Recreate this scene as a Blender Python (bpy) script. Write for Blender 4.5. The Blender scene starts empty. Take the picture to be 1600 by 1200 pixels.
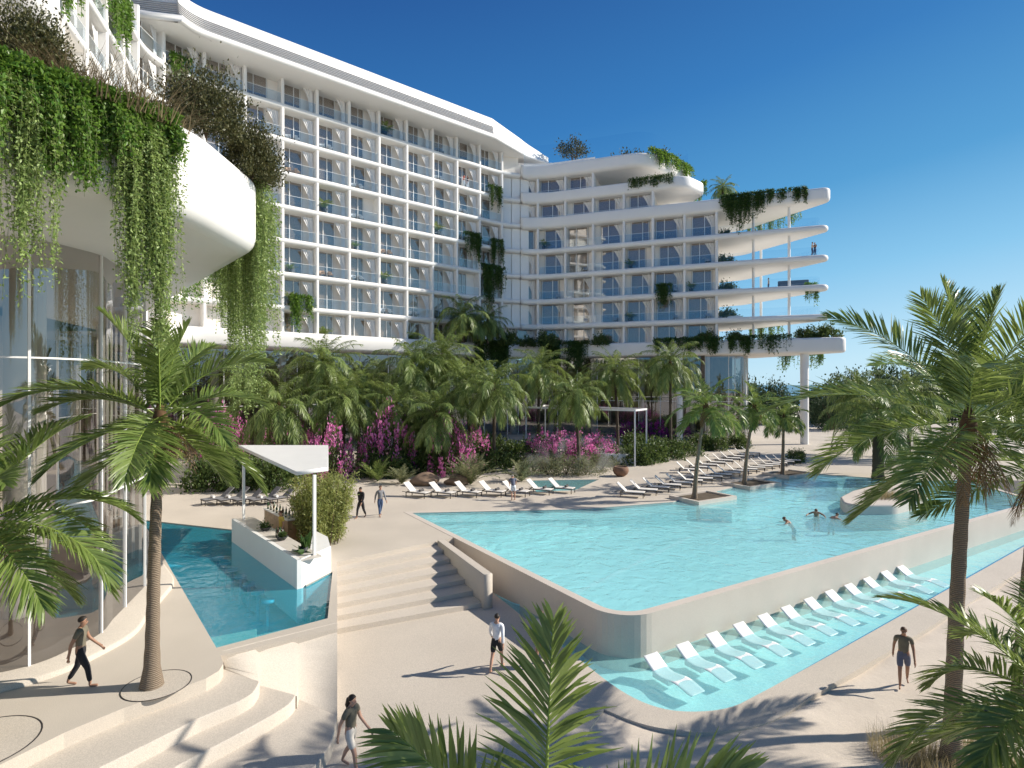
import bpy, math, random
import numpy as np
from mathutils import Vector, Matrix
from mathutils.geometry import tessellate_polygon

R = math.radians
rnd = random.Random(7)
S = bpy.context.scene
C = S.collection

# ------------------------------------------------------------------ camera, sky, sun, exposure
CAMH, FPX, HOR = 7.6, 900.0, 600.0
cam = bpy.data.cameras.new('camera')
camo = bpy.data.objects.new('camera', cam)
C.objects.link(camo)
camo.location = (0, 0, CAMH)
camo.rotation_euler = (R(90), 0, 0)
cam.sensor_width = 36
cam.lens = 36 * FPX / 1600
cam.clip_start = 0.1
cam.clip_end = 6000
S.camera = camo

SUN_EL, SUN_AZ = R(31), math.atan2(0.989, 0.145)      # azimuth measured from +Y towards +X
w = bpy.data.worlds.new('World')
S.world = w
w.use_nodes = True
nt = w.node_tree
bg = nt.nodes['Background']
sky = nt.nodes.new('ShaderNodeTexSky')
sky.sky_type = 'NISHITA'
sky.sun_disc = False
sky.sun_elevation = SUN_EL
sky.sun_rotation = SUN_AZ
sky.altitude = 0
sky.air_density = 1.0
sky.dust_density = 0.25
sky.ozone_density = 3.0
SKYS = 0.085
tcw = nt.nodes.new('ShaderNodeTexCoord')
dt = nt.nodes.new('ShaderNodeVectorMath')
dt.operation = 'DOT_PRODUCT'
dt.inputs[1].default_value = (-0.17, -0.03, 1.0)          # deeper blue overhead and away from the sun
nt.links.new(tcw.outputs['Generated'], dt.inputs[0])
mr = nt.nodes.new('ShaderNodeMapRange')
mr.inputs['From Min'].default_value = -0.2
mr.inputs['From Max'].default_value = 1.0
nt.links.new(dt.outputs['Value'], mr.inputs['Value'])
rw = nt.nodes.new('ShaderNodeValToRGB')
stops = [(-0.2, (.44, .66, .80)), (-0.08, (.44, .66, .80)), (0.06, (.20, .47, .70)), (0.19, (.068, .285, .55)), (0.36, (.026, .165, .43)), (0.57, (.013, .082, .28)), (0.9, (.010, .055, .2))]
el = rw.color_ramp.elements
while len(el) < len(stops):
    el.new(0.5)
for e, (p, c) in zip(el, stops):
    e.position = (p + 0.2) / 1.2
    e.color = tuple(v / SKYS * 0.92 for v in c) + (1,)
nt.links.new(mr.outputs[0], rw.inputs[0])
mxw = nt.nodes.new('ShaderNodeMixRGB')
mxw.inputs[0].default_value = 0.9
nt.links.new(sky.outputs[0], mxw.inputs[1])
nt.links.new(rw.outputs[0], mxw.inputs[2])
nt.links.new(mxw.outputs[0], bg.inputs[0])
bg.inputs[1].default_value = SKYS
sl = bpy.data.lights.new('sun', 'SUN')
sl.energy = 5.0
sl.angle = R(0.5)
sl.color = (1.0, 0.93, 0.82)
so = bpy.data.objects.new('sun', sl)
C.objects.link(so)
sd = Vector((math.sin(SUN_AZ) * math.cos(SUN_EL), math.cos(SUN_AZ) * math.cos(SUN_EL), math.sin(SUN_EL)))
so.rotation_euler = sd.to_track_quat('Z', 'Y').to_euler()
so.location = (60, 10, 60)
S.view_settings.view_transform = 'Standard'
S.view_settings.look = 'None'
S.view_settings.exposure = 0.42
S.view_settings.gamma = 1

# ------------------------------------------------------------------ helpers
def G(px, py, z=0.0):
    "point of the level z that the photograph shows at a pixel"
    Y = FPX * (CAMH - z) / (py - HOR)
    return Vector(((px - 800) / FPX * Y, Y, z))

def PY(px, Y, z=0.0):
    return Vector(((px - 800) / FPX * Y, Y, z))

def ZY(py, Y):
    return CAMH - (py - HOR) / FPX * Y

class MB:
    def __init__(s):
        s.V, s.F, s.n = [], [], 0
    def add(s, V, F, mi=0, smooth=False):
        V = np.asarray(V, float).reshape(-1, 3)
        by = {}
        for f in F:
            by.setdefault(len(f), []).append(f)
        for k, fs in by.items():
            s.F.append((np.asarray(fs, int) + s.n, mi, smooth))
        s.V.append(V)
        s.n += len(V)
    def addnp(s, V, F, mi=0, smooth=False):
        s.V.append(np.asarray(V, float).reshape(-1, 3))
        s.F.append((np.asarray(F, int) + s.n, mi, smooth))
        s.n += len(s.V[-1])
    def box(s, c, d, rz=0, mi=0, M=None):
        x, y, z = d[0] / 2, d[1] / 2, d[2] / 2
        V = np.array([(a * x, b * y, e * z) for e in (-1, 1) for b in (-1, 1) for a in (-1, 1)])
        if M is not None:
            V = V @ np.array(M.to_3x3()).T
        elif rz:
            ca, sa = math.cos(rz), math.sin(rz)
            V = V @ np.array([[ca, sa, 0], [-sa, ca, 0], [0, 0, 1]])
        s.add(V + np.array(c), [(0, 2, 3, 1), (4, 5, 7, 6), (0, 1, 5, 4), (1, 3, 7, 5), (3, 2, 6, 7), (2, 0, 4, 6)], mi)
    def rbox(s, c, d, r=0.03, rz=0, mi=0):
        "box with chamfered vertical and top edges"
        x, y = d[0] / 2, d[1] / 2
        o = [(-x, -y), (x, -y), (x, y), (-x, y)]
        ca, sa = math.cos(rz), math.sin(rz)
        o = [(c[0] + a * ca - b * sa, c[1] + a * sa + b * ca) for a, b in o]
        s.slab(fillet(o, r * 1.5, 2), c[2] - d[2] / 2, c[2] + d[2] / 2, r, 2, mi)
    def bar(s, a, b, t, mi=0):
        a, b = Vector(a), Vector(b)
        d = b - a
        M = d.to_track_quat('Z', 'Y').to_matrix()
        s.box((a + b) / 2, (t, t, d.length), M=M, mi=mi)
    def tube(s, pts, rad, n=8, mi=0, smooth=True, cap=True):
        pts = [Vector(p) for p in pts]
        if not hasattr(rad, '__len__'):
            rad = [rad] * len(pts)
        V = []
        ref = Vector((1, 0, 0))
        for i, p in enumerate(pts):
            t = (pts[min(i + 1, len(pts) - 1)] - pts[max(i - 1, 0)]).normalized()
            if abs(t.dot(ref)) > 0.9:
                ref = Vector((0, 1, 0)) if abs(t.y) < 0.9 else Vector((0, 0, 1))
            u = t.cross(ref).normalized()
            v = t.cross(u)
            ref = (-u.cross(t)).normalized() if False else ref
            for k in range(n):
                a = 2 * math.pi * k / n
                V.append(p + (u * math.cos(a) + v * math.sin(a)) * rad[i])
        F = []
        for i in range(len(pts) - 1):
            for k in range(n):
                k2 = (k + 1) % n
                F.append((i * n + k, i * n + k2, (i + 1) * n + k2, (i + 1) * n + k))
        s.add([tuple(q) for q in V], F, mi, smooth)
        if cap:
            s.add([tuple(q) for q in V[:n]], [tuple(range(n))], mi)
            s.add([tuple(q) for q in V[-n:]], [tuple(range(n - 1, -1, -1))], mi)
    def lathe(s, c, prof, n=16, mi=0, smooth=True):
        V, F = [], []
        for r, z in prof:
            for k in range(n):
                a = 2 * math.pi * k / n
                V.append((c[0] + r * math.cos(a), c[1] + r * math.sin(a), c[2] + z))
        for i in range(len(prof) - 1):
            for k in range(n):
                k2 = (k + 1) % n
                F.append((i * n + k, i * n + k2, (i + 1) * n + k2, (i + 1) * n + k))
        s.add(V, F, mi, smooth)
    def poly(s, outline, z, mi=0, holes=(), flip=False):
        loops = [[Vector((p[0], p[1], 0)) for p in outline]] + [[Vector((p[0], p[1], 0)) for p in h] for h in holes]
        V = [(p.x, p.y, z) for l in loops for p in l]
        F = []
        for t in tessellate_polygon(loops):
            a, b, c = [Vector(V[i]) for i in t]
            up = (b - a).cross(c - a).z > 0
            F.append(tuple(t) if up != flip else (t[0], t[2], t[1]))
        s.add(V, F, mi)
    def wall(s, line, z0, z1, mi=0, closed=False, smooth=False):
        n = len(line)
        V = [(p[0], p[1], z0) for p in line] + [(p[0], p[1], z1) for p in line]
        F = [(i, (i + 1) % n, n + (i + 1) % n, n + i) for i in range(n if closed else n - 1)]
        s.add(V, F, mi, smooth)
    def prism(s, outline, z0, z1, mi=0, holes=(), bottom=True):
        s.poly(outline, z1, mi, holes)
        if bottom:
            s.poly(outline, z0, mi, holes, flip=True)
        s.wall(outline, z0, z1, mi, True)
        for h in holes:
            s.wall(h, z0, z1, mi, True)
    def slab(s, outline, z0, z1, r, seg=4, mi=0, rb=None):
        "prism whose rim is rounded: r at the top, rb at the bottom"
        if area(outline) < 0:
            outline = outline[::-1]
        rb = r if rb is None else rb
        rings = []
        for i in range(seg + 1):
            a = math.pi / 2 * i / seg
            rings.append((rb * (1 - math.sin(a)), z0 + rb * (1 - math.cos(a))))
        for i in range(seg + 1):
            a = math.pi / 2 * i / seg
            rings.append((r * (1 - math.cos(a)), z1 - r * (1 - math.sin(a))))
        n = len(outline)
        V, F = [], []
        for d, z in rings:
            V += [(p[0], p[1], z) for p in offset(outline, -d, True)]
        for i in range(len(rings) - 1):
            for k in range(n):
                k2 = (k + 1) % n
                F.append((i * n + k, i * n + k2, (i + 1) * n + k2, (i + 1) * n + k))
        s.add(V, F, mi, True)
        s.poly([v[:2] for v in V[-n:]], z1, mi)
        s.poly([v[:2] for v in V[:n]], z0, mi, flip=True)
    def build(s, name, mat, parent=None, loc=None):
        me = bpy.data.meshes.new(name)
        V = np.concatenate(s.V) if s.V else np.zeros((0, 3))
        o = bpy.data.objects.new(name, me)
        C.objects.link(o)
        if parent is not None:
            o.parent = parent
            r = parent
            while r.parent:
                r = r.parent
            V = V - np.array(r.location)
        if loc is not None:
            V = V - np.array(loc)
            o.location = loc
        me.vertices.add(len(V))
        me.vertices.foreach_set('co', V.astype(np.float32).ravel())
        lt = np.concatenate([np.full(len(f), f.shape[1]) for f, _, _ in s.F])
        ls = np.concatenate([[0], np.cumsum(lt)[:-1]])
        li = np.concatenate([f.ravel() for f, _, _ in s.F])
        me.loops.add(len(li))
        me.loops.foreach_set('vertex_index', li.astype(np.int32))
        me.polygons.add(len(lt))
        me.polygons.foreach_set('loop_start', ls.astype(np.int32))
        me.polygons.foreach_set('material_index', np.concatenate([np.full(len(f), m) for f, m, _ in s.F]).astype(np.int32))
        me.polygons.foreach_set('use_smooth', np.concatenate([np.full(len(f), sm) for f, _, sm in s.F]))
        for m in (mat if isinstance(mat, (list, tuple)) else [mat]):
            me.materials.append(m)
        me.update(calc_edges=True)
        return o

def area(o):
    return 0.5 * sum(o[i][0] * o[(i + 1) % len(o)][1] - o[(i + 1) % len(o)][0] * o[i][1] for i in range(len(o)))

def offset(line, d, closed=False):
    "shift a line to its right (a counter-clockwise outline: outwards) by d"
    n = len(line)
    out = []
    for i in range(n):
        p = Vector(line[i][:2])
        a = Vector(line[(i - 1) % n][:2]) if closed or i > 0 else None
        b = Vector(line[(i + 1) % n][:2]) if closed or i < n - 1 else None
        t1 = (p - a).normalized() if a is not None else None
        t2 = (b - p).normalized() if b is not None else None
        if t1 is None: t1 = t2
        if t2 is None: t2 = t1
        n1, n2 = Vector((t1.y, -t1.x)), Vector((t2.y, -t2.x))
        m = n1 + n2
        if m.length < 1e-6: m = n1
        m.normalize()
        out.append(p + m * d / max(0.35, m.dot(n1)))
    return out

def fillet(pts, r, seg=6, closed=True):
    n = len(pts)
    out = []
    for i in range(n):
        p = Vector(pts[i][:2])
        rr = r[i] if hasattr(r, '__len__') else r
        if (not closed and i in (0, n - 1)) or rr <= 0:
            out.append(p)
            continue
        a, b = Vector(pts[i - 1][:2]), Vector(pts[(i + 1) % n][:2])
        d1, d2 = (a - p), (b - p)
        ang = d1.angle(d2)
        t = min(rr / math.tan(ang / 2), d1.length * 0.49, d2.length * 0.49)
        q = t * math.tan(ang / 2)
        p1, p2 = p + d1.normalized() * t, p + d2.normalized() * t
        c = p + (d1.normalized() + d2.normalized()).normalized() * (q / math.sin(ang / 2))
        v1, v2 = p1 - c, p2 - c
        th = v1.angle_signed(v2)
        for k in range(seg + 1):
            al = -th * k / seg
            out.append(c + Vector((v1.x * math.cos(al) - v1.y * math.sin(al), v1.x * math.sin(al) + v1.y * math.cos(al))))
    return out

def tag(o, label=None, cat=None, group=None, kind=None):
    if label: o['label'] = label
    if cat: o['category'] = cat
    if group: o['group'] = group
    if kind: o['kind'] = kind
    return o

def thing(name, label, cat, loc=(0, 0, 0), rz=0, group=None):
    o = bpy.data.objects.new(name, None)
    o.empty_display_size = 0.3
    C.objects.link(o)
    o.location = loc
    o.rotation_euler = (0, 0, rz)
    return tag(o, label, cat, group)

def dup(root, loc, rz=0, label=None, scale=1.0, group=None):
    r = root.copy()
    C.objects.link(r)
    r.location = loc
    r.rotation_euler = (0, 0, rz)
    r.scale = (scale,) * 3 if not hasattr(scale, '__len__') else scale
    if label: r['label'] = label
    if group: r['group'] = group
    for ch in list(root.children):
        c = ch.copy()
        C.objects.link(c)
        c.parent = r
        for g in list(ch.children):
            d = g.copy()
            C.objects.link(d)
            d.parent = c
    return r

def struct(name, mb, m):
    return tag(mb.build(name, m), kind='structure')

# ------------------------------------------------------------------ materials
def newmat(name):
    m = bpy.data.materials.new(name)
    m.use_nodes = True
    N, L = m.node_tree.nodes, m.node_tree.links
    return m, N, L, N['Principled BSDF']

def mat(name, col, rough=0.6, var=0.08, scale=3.0, bump=0.0, bscale=40, spec=0.4, metal=0.0, fine=0.0, fscale=120):
    "paint, stone or plaster: large soft mottling, optional fine grain and bump"
    m, N, L, P = newmat(name)
    P.inputs['Roughness'].default_value = rough
    P.inputs['Metallic'].default_value = metal
    P.inputs['Specular IOR Level'].default_value = spec
    tc = N.new('ShaderNodeTexCoord')
    nz = N.new('ShaderNodeTexNoise')
    nz.inputs['Scale'].default_value = scale
    nz.inputs['Detail'].default_value = 6
    L.new(tc.outputs['Object'], nz.inputs['Vector'])
    rp = N.new('ShaderNodeValToRGB')
    rp.color_ramp.elements[0].position = 0.3
    rp.color_ramp.elements[1].position = 0.7
    rp.color_ramp.elements[0].color = tuple(c * (1 - var) for c in col) + (1,)
    rp.color_ramp.elements[1].color = tuple(min(0.95, c * (1 + var)) for c in col) + (1,)
    L.new(nz.outputs[0], rp.inputs[0])
    out = rp.outputs[0]
    if fine:
        n2 = N.new('ShaderNodeTexNoise')
        n2.inputs['Scale'].default_value = fscale
        n2.inputs['Detail'].default_value = 3
        L.new(tc.outputs['Object'], n2.inputs['Vector'])
        r2 = N.new('ShaderNodeValToRGB')
        r2.color_ramp.elements[0].position = 0.35
        r2.color_ramp.elements[1].position = 0.65
        r2.color_ramp.elements[0].color = (1 - fine,) * 3 + (1,)
        r2.color_ramp.elements[1].color = (1 + fine * 0.5,) * 3 + (1,)
        L.new(n2.outputs[0], r2.inputs[0])
        mx = N.new('ShaderNodeMixRGB')
        mx.blend_type = 'MULTIPLY'
        mx.inputs[0].default_value = 1
        L.new(out, mx.inputs[1])
        L.new(r2.outputs[0], mx.inputs[2])
        out = mx.outputs[0]
    L.new(out, P.inputs['Base Color'])
    if bump:
        nb = N.new('ShaderNodeTexNoise')
        nb.inputs['Scale'].default_value = bscale
        nb.inputs['Detail'].default_value = 4
        L.new(tc.outputs['Object'], nb.inputs['Vector'])
        bp = N.new('ShaderNodeBump')
        bp.inputs['Strength'].default_value = bump
        bp.inputs['Distance'].default_value = 0.02
        L.new(nb.outputs[0], bp.inputs['Height'])
        L.new(bp.outputs[0], P.inputs['Normal'])
    return m

def leafmat(name, c1, c2, trans=0.35, rough=0.45, spec=0.35):
    "leaf: colour varies leaf by leaf, part of the light passes through"
    m, N, L, P = newmat(name)
    g = N.new('ShaderNodeNewGeometry')
    rp = N.new('ShaderNodeValToRGB')
    rp.color_ramp.elements[0].color = c1 + (1,)
    rp.color_ramp.elements[1].color = c2 + (1,)
    L.new(g.outputs['Random Per Island'], rp.inputs[0])
    L.new(rp.outputs[0], P.inputs['Base Color'])
    P.inputs['Roughness'].default_value = rough
    P.inputs['Specular IOR Level'].default_value = spec
    t = N.new('ShaderNodeBsdfTranslucent')
    hs = N.new('ShaderNodeHueSaturation')
    hs.inputs['Value'].default_value = 1.5
    hs.inputs['Hue'].default_value = 0.485
    L.new(rp.outputs[0], hs.inputs['Color'])
    L.new(hs.outputs[0], t.inputs[0])
    mx = N.new('ShaderNodeMixShader')
    mx.inputs[0].default_value = trans
    L.new(P.outputs[0], mx.inputs[1])
    L.new(t.outputs[0], mx.inputs[2])
    L.new(mx.outputs[0], N['Material Output'].inputs[0])
    return m

def schlick(N, L, f0, add=0.0, normal=None):
    "reflectance that is the same from either side of a thin pane"
    lw = N.new('ShaderNodeLayerWeight')
    lw.inputs[0].default_value = 0.5
    if normal is not None:
        L.new(normal, lw.inputs['Normal'])
    pw = N.new('ShaderNodeMath')
    pw.operation = 'POWER'
    pw.inputs[1].default_value = 5
    L.new(lw.outputs['Facing'], pw.inputs[0])
    ma = N.new('ShaderNodeMath')
    ma.operation = 'MULTIPLY_ADD'
    ma.use_clamp = True
    ma.inputs[1].default_value = 1 - f0 - add
    ma.inputs[2].default_value = f0 + add
    L.new(pw.outputs[0], ma.inputs[0])
    return ma.outputs[0]

def glassmat(name, tint, refl=0.06, body=None, bodyf=0.0, rough=0.0, ior=1.5):
    "thin pane: tinted see-through plus a Fresnel mirror; body = share of a solid tone behind"
    m, N, L, P = newmat(name)
    N.remove(P)
    tr = N.new('ShaderNodeBsdfTransparent')
    tr.inputs[0].default_value = tint + (1,)
    gl = N.new('ShaderNodeBsdfGlossy')
    gl.inputs['Roughness'].default_value = rough
    gl.inputs['Color'].default_value = (0.95, 0.97, 1, 1)
    fac = schlick(N, L, 0.04, refl)
    base = tr.outputs[0]
    if body:
        df = N.new('ShaderNodeBsdfDiffuse')
        df.inputs[0].default_value = body + (1,)
        m2 = N.new('ShaderNodeMixShader')
        m2.inputs[0].default_value = bodyf
        L.new(base, m2.inputs[1])
        L.new(df.outputs[0], m2.inputs[2])
        base = m2.outputs[0]
    mx = N.new('ShaderNodeMixShader')
    L.new(fac, mx.inputs[0])
    L.new(base, mx.inputs[1])
    L.new(gl.outputs[0], mx.inputs[2])
    L.new(mx.outputs[0], N['Material Output'].inputs[0])
    return m

def watermat(name, tint, scale=1.6, strength=0.35, body=(0.4, 0.85, 0.9), bodyf=0.3):
    m, N, L, P = newmat(name)
    N.remove(P)
    tc = N.new('ShaderNodeTexCoord')
    h = []
    for sc, dist in ((scale, 0.8), (scale * 3.1, 0.4)):
        nz = N.new('ShaderNodeTexNoise')
        nz.inputs['Scale'].default_value = sc
        nz.inputs['Detail'].default_value = 3
        nz.inputs['Distortion'].default_value = dist
        L.new(tc.outputs['Object'], nz.inputs['Vector'])
        h.append(nz.outputs[0])
    ml = N.new('ShaderNodeMath')
    ml.operation = 'MULTIPLY_ADD'
    ml.inputs[1].default_value = 0.3
    L.new(h[1], ml.inputs[0])
    L.new(h[0], ml.inputs[2])
    bp = N.new('ShaderNodeBump')
    bp.inputs['Strength'].default_value = strength
    bp.inputs['Distance'].default_value = 0.12
    L.new(ml.outputs[0], bp.inputs['Height'])
    tr = N.new('ShaderNodeBsdfTransparent')
    tr.inputs[0].default_value = tint + (1,)
    gl = N.new('ShaderNodeBsdfGlossy')
    gl.inputs['Roughness'].default_value = 0.03
    L.new(bp.outputs[0], gl.inputs['Normal'])
    fac = schlick(N, L, 0.02, 0, bp.outputs[0])
    df = N.new('ShaderNodeBsdfDiffuse')          # light scattered back inside the water
    df.inputs[0].default_value = body + (1,)
    L.new(bp.outputs[0], df.inputs['Normal'])
    mb_ = N.new('ShaderNodeMixShader')
    mb_.inputs[0].default_value = bodyf
    L.new(tr.outputs[0], mb_.inputs[1])
    L.new(df.outputs[0], mb_.inputs[2])
    mx = N.new('ShaderNodeMixShader')
    L.new(fac, mx.inputs[0])
    L.new(mb_.outputs[0], mx.inputs[1])
    L.new(gl.outputs[0], mx.inputs[2])
    L.new(mx.outputs[0], N['Material Output'].inputs[0])
    return m

def trunkmat(name, c1, c2, rings=9.0):
    m, N, L, P = newmat(name)
    tc = N.new('ShaderNodeTexCoord')
    wv = N.new('ShaderNodeTexWave')
    wv.bands_direction = 'Z'
    wv.inputs['Scale'].default_value = rings
    wv.inputs['Distortion'].default_value = 2.5
    wv.inputs['Detail'].default_value = 3
    wv.inputs['Detail Scale'].default_value = 2
    L.new(tc.outputs['Object'], wv.inputs['Vector'])
    rp = N.new('ShaderNodeValToRGB')
    rp.color_ramp.elements[0].color = c1 + (1,)
    rp.color_ramp.elements[1].color = c2 + (1,)
    L.new(wv.outputs[0], rp.inputs[0])
    L.new(rp.outputs[0], P.inputs['Base Color'])
    P.inputs['Roughness'].default_value = 0.9
    bp = N.new('ShaderNodeBump')
    bp.inputs['Strength'].default_value = 0.7
    bp.inputs['Distance'].default_value = 0.03
    L.new(wv.outputs[0], bp.inputs['Height'])
    L.new(bp.outputs[0], P.inputs['Normal'])
    return m

M = {}
M['white'] = mat('white render', (0.80, 0.78, 0.75), 0.55, 0.025, 0.4, bump=0.03, bscale=30)
M['room'] = mat('warm plaster', (0.86, 0.80, 0.73), 0.8, 0.04, 0.6)
M['paint'] = mat('white satin paint', (0.82, 0.81, 0.79), 0.35, 0.02, 1.0)
M['deck'] = mat('pale aggregate paving', (0.56, 0.495, 0.415), 0.85, 0.075, 0.3, bump=0.25, bscale=90, fine=0.16, fscale=60)
M['decklow'] = mat('rough pale aggregate', (0.57, 0.505, 0.425), 0.9, 0.06, 0.3, bump=0.35, bscale=70, fine=0.2, fscale=45)
M['step'] = mat('cast stone steps', (0.585, 0.52, 0.44), 0.85, 0.04, 0.5, bump=0.3, bscale=80, fine=0.18, fscale=50)
M['poolwall'] = mat('pool wall stone', (0.60, 0.53, 0.46), 0.8, 0.05, 0.5, bump=0.2, bscale=90, fine=0.12, fscale=70)
M['sand'] = mat('beach sand', (0.62, 0.54, 0.45), 0.95, 0.08, 0.8, bump=0.6, bscale=5, fine=0.12, fscale=40)
M['soil'] = mat('planting soil', (0.10, 0.075, 0.05), 0.95, 0.3, 1.5, bump=0.5, bscale=12)
M['basin'] = mat('aqua mosaic', (0.56, 0.88, 0.89), 0.4, 0.10, 1.3, fine=0.10, fscale=9)
M['basindeep'] = mat('blue mosaic', (0.12, 0.60, 0.74), 0.4, 0.12, 1.2, fine=0.12, fscale=9)
M['basinshallow'] = mat('pale aqua mosaic', (0.56, 0.89, 0.90), 0.4, 0.08, 1.2, fine=0.10, fscale=9)
M['lane'] = mat('white mosaic line', (0.7, 0.86, 0.88), 0.4, 0.03)
M['bluetile'] = mat('blue edge tile', (0.02, 0.22, 0.42), 0.3, 0.2, 6)
M['water'] = watermat('pool water', (0.80, 0.97, 0.99), 1.0, 0.7, (0.44, 0.85, 0.90), 0.40)
M['waterlow'] = watermat('shallow water', (0.84, 0.98, 0.99), 1.6, 0.35, (0.42, 0.84, 0.88), 0.3)
M['waterbar'] = watermat('bar pool water', (0.42, 0.86, 0.97), 1.0, 0.25, (0.08, 0.62, 0.78), 0.22)
M['rail'] = glassmat('balcony glass', (0.92, 0.96, 0.985), 0.0)
M['window'] = glassmat('window glass', (0.72, 0.69, 0.66), 0.10)
M['lobby'] = glassmat('lobby glass', (0.62, 0.60, 0.57), 0.16)
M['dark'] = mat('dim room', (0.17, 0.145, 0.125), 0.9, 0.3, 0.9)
M['curtain'] = mat('white voile', (0.74, 0.72, 0.70), 0.9, 0.03, 2)
M['louvre'] = mat('grey louvre', (0.38, 0.37, 0.38), 0.6, 0.03)
M['frame'] = mat('dark bronze frame', (0.035, 0.03, 0.028), 0.4, 0.1)
M['sling'] = mat('pale sling fabric', (0.70, 0.66, 0.61), 0.85, 0.05, 4, bump=0.2, bscale=200)
M['slinggrey'] = mat('grey sling fabric', (0.20, 0.195, 0.20), 0.85, 0.08, 4)
M['towel'] = mat('grey towel', (0.09, 0.085, 0.085), 0.95, 0.15, 20)
M['towelwhite'] = mat('white towel', (0.72, 0.70, 0.68), 0.95, 0.05, 20)
M['gel'] = mat('white moulded shell', (0.82, 0.83, 0.83), 0.3, 0.015, 2)
M['wood'] = mat('pale oak', (0.42, 0.28, 0.16), 0.5, 0.2, 5)
M['counter'] = mat('bar top stone', (0.60, 0.55, 0.49), 0.35, 0.1, 3, fine=0.1)
M['floorwood'] = mat('lobby floor', (0.17, 0.13, 0.105), 0.35, 0.15, 1)
M['trunk'] = trunkmat('coconut bark', (0.16, 0.115, 0.075), (0.32, 0.25, 0.18), 7)
M['trunkdark'] = trunkmat('date palm bark', (0.05, 0.038, 0.028), (0.14, 0.105, 0.075), 5)
M['fibre'] = mat('brown palm fibre', (0.10, 0.055, 0.025), 0.95, 0.3, 10)
M['husk'] = leafmat('dry palm leaf', (0.13, 0.08, 0.035), (0.26, 0.17, 0.08), 0.2)
M['palm'] = leafmat('coconut leaf', (0.09, 0.15, 0.028), (0.22, 0.29, 0.08), 0.32, 0.36, 0.5)
M['palmdark'] = leafmat('date palm leaf', (0.1, 0.16, 0.034), (0.25, 0.315, 0.095), 0.28, 0.42, 0.4)
M['rachis'] = mat('leaf stalk', (0.25, 0.34, 0.06), 0.5, 0.1)
M['rachisd'] = mat('dark leaf stalk', (0.13, 0.17, 0.05), 0.5, 0.1)
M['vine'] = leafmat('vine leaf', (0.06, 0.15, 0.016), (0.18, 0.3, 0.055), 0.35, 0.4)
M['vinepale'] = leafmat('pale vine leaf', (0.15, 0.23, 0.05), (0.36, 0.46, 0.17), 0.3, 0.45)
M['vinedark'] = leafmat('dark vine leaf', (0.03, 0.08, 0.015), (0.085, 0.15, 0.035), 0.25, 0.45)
M['bush'] = leafmat('shrub leaf', (0.035, 0.072, 0.018), (0.12, 0.17, 0.045), 0.25, 0.45)
M['olive'] = leafmat('dark olive leaf', (0.035, 0.045, 0.014), (0.13, 0.125, 0.045), 0.2, 0.5)
M['bamboo'] = leafmat('bamboo leaf', (0.16, 0.2, 0.05), (0.36, 0.38, 0.13), 0.35, 0.45)
M['grass'] = leafmat('dry grass', (0.20, 0.17, 0.08), (0.42, 0.36, 0.20), 0.3, 0.7)
M['plume'] = leafmat('brown plume grass', (0.12, 0.09, 0.045), (0.32, 0.25, 0.14), 0.25, 0.8)
M['grey'] = leafmat('grey green leaf', (0.11, 0.125, 0.06), (0.27, 0.28, 0.15), 0.25, 0.6)
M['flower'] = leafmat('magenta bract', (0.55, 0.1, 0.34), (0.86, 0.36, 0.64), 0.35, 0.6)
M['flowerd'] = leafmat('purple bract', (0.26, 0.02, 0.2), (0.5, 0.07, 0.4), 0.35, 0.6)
M['wood2'] = mat('shrub stem', (0.10, 0.07, 0.045), 0.9, 0.3, 8)
M['rock'] = mat('tan boulder', (0.22, 0.15, 0.10), 0.9, 0.25, 2, bump=0.8, bscale=4)
M['rockdark'] = mat('dark boulder', (0.07, 0.06, 0.055), 0.85, 0.3, 2, bump=0.8, bscale=5)
M['pot'] = mat('terracotta pot', (0.20, 0.11, 0.07), 0.8, 0.15, 4)
M['potdark'] = mat('charcoal pot', (0.04, 0.04, 0.042), 0.6, 0.15, 4)
M['sofa'] = mat('blue grey upholstery', (0.10, 0.15, 0.22), 0.9, 0.1, 5)
M['chairblue'] = mat('pale woven chair', (0.45, 0.47, 0.50), 0.7, 0.1, 8)
M['chairtan'] = mat('tan woven chair', (0.50, 0.33, 0.22), 0.8, 0.12, 8)
M['skin'] = mat('light skin', (0.50, 0.29, 0.20), 0.55, 0.06, 6)
M['skind'] = mat('tanned skin', (0.33, 0.18, 0.115), 0.55, 0.06, 6)
M['hair'] = mat('dark hair', (0.02, 0.014, 0.01), 0.6, 0.2, 20)
M['hairg'] = mat('grey hair', (0.32, 0.29, 0.26), 0.7, 0.2, 20)
M['hairb'] = mat('brown hair', (0.11, 0.055, 0.03), 0.6, 0.2, 20)
for k, c in dict(c_black=(0.02, 0.02, 0.024), c_white=(0.75, 0.75, 0.76), c_navy=(0.06, 0.075, 0.13), c_slate=(0.13, 0.14, 0.19),
                 c_cream=(0.62, 0.57, 0.5), c_yellow=(0.62, 0.45, 0.10), c_red=(0.55, 0.10, 0.07), c_olive=(0.16, 0.14, 0.10),
                 c_grey=(0.22, 0.22, 0.23), c_jean=(0.07, 0.11, 0.2), c_teal=(0.04, 0.22, 0.26)).items():
    M[k] = mat('cloth ' + k[2:], c, 0.9, 0.12, 9)
M['bottleg'] = mat('green bottle', (0.02, 0.07, 0.02), 0.1, 0.1, spec=0.6)
M['bottleb'] = mat('brown bottle', (0.06, 0.025, 0.01), 0.1, 0.1, spec=0.6)
M['bottlec'] = mat('clear spirit bottle', (0.35, 0.36, 0.34), 0.1, 0.1, spec=0.6)
M['seal'] = mat('bottle label paper', (0.65, 0.58, 0.42), 0.7, 0.05)
M['farleaf'] = leafmat('far tree leaf', (0.03, 0.06, 0.025), (0.08, 0.12, 0.05), 0.2, 0.6)
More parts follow.
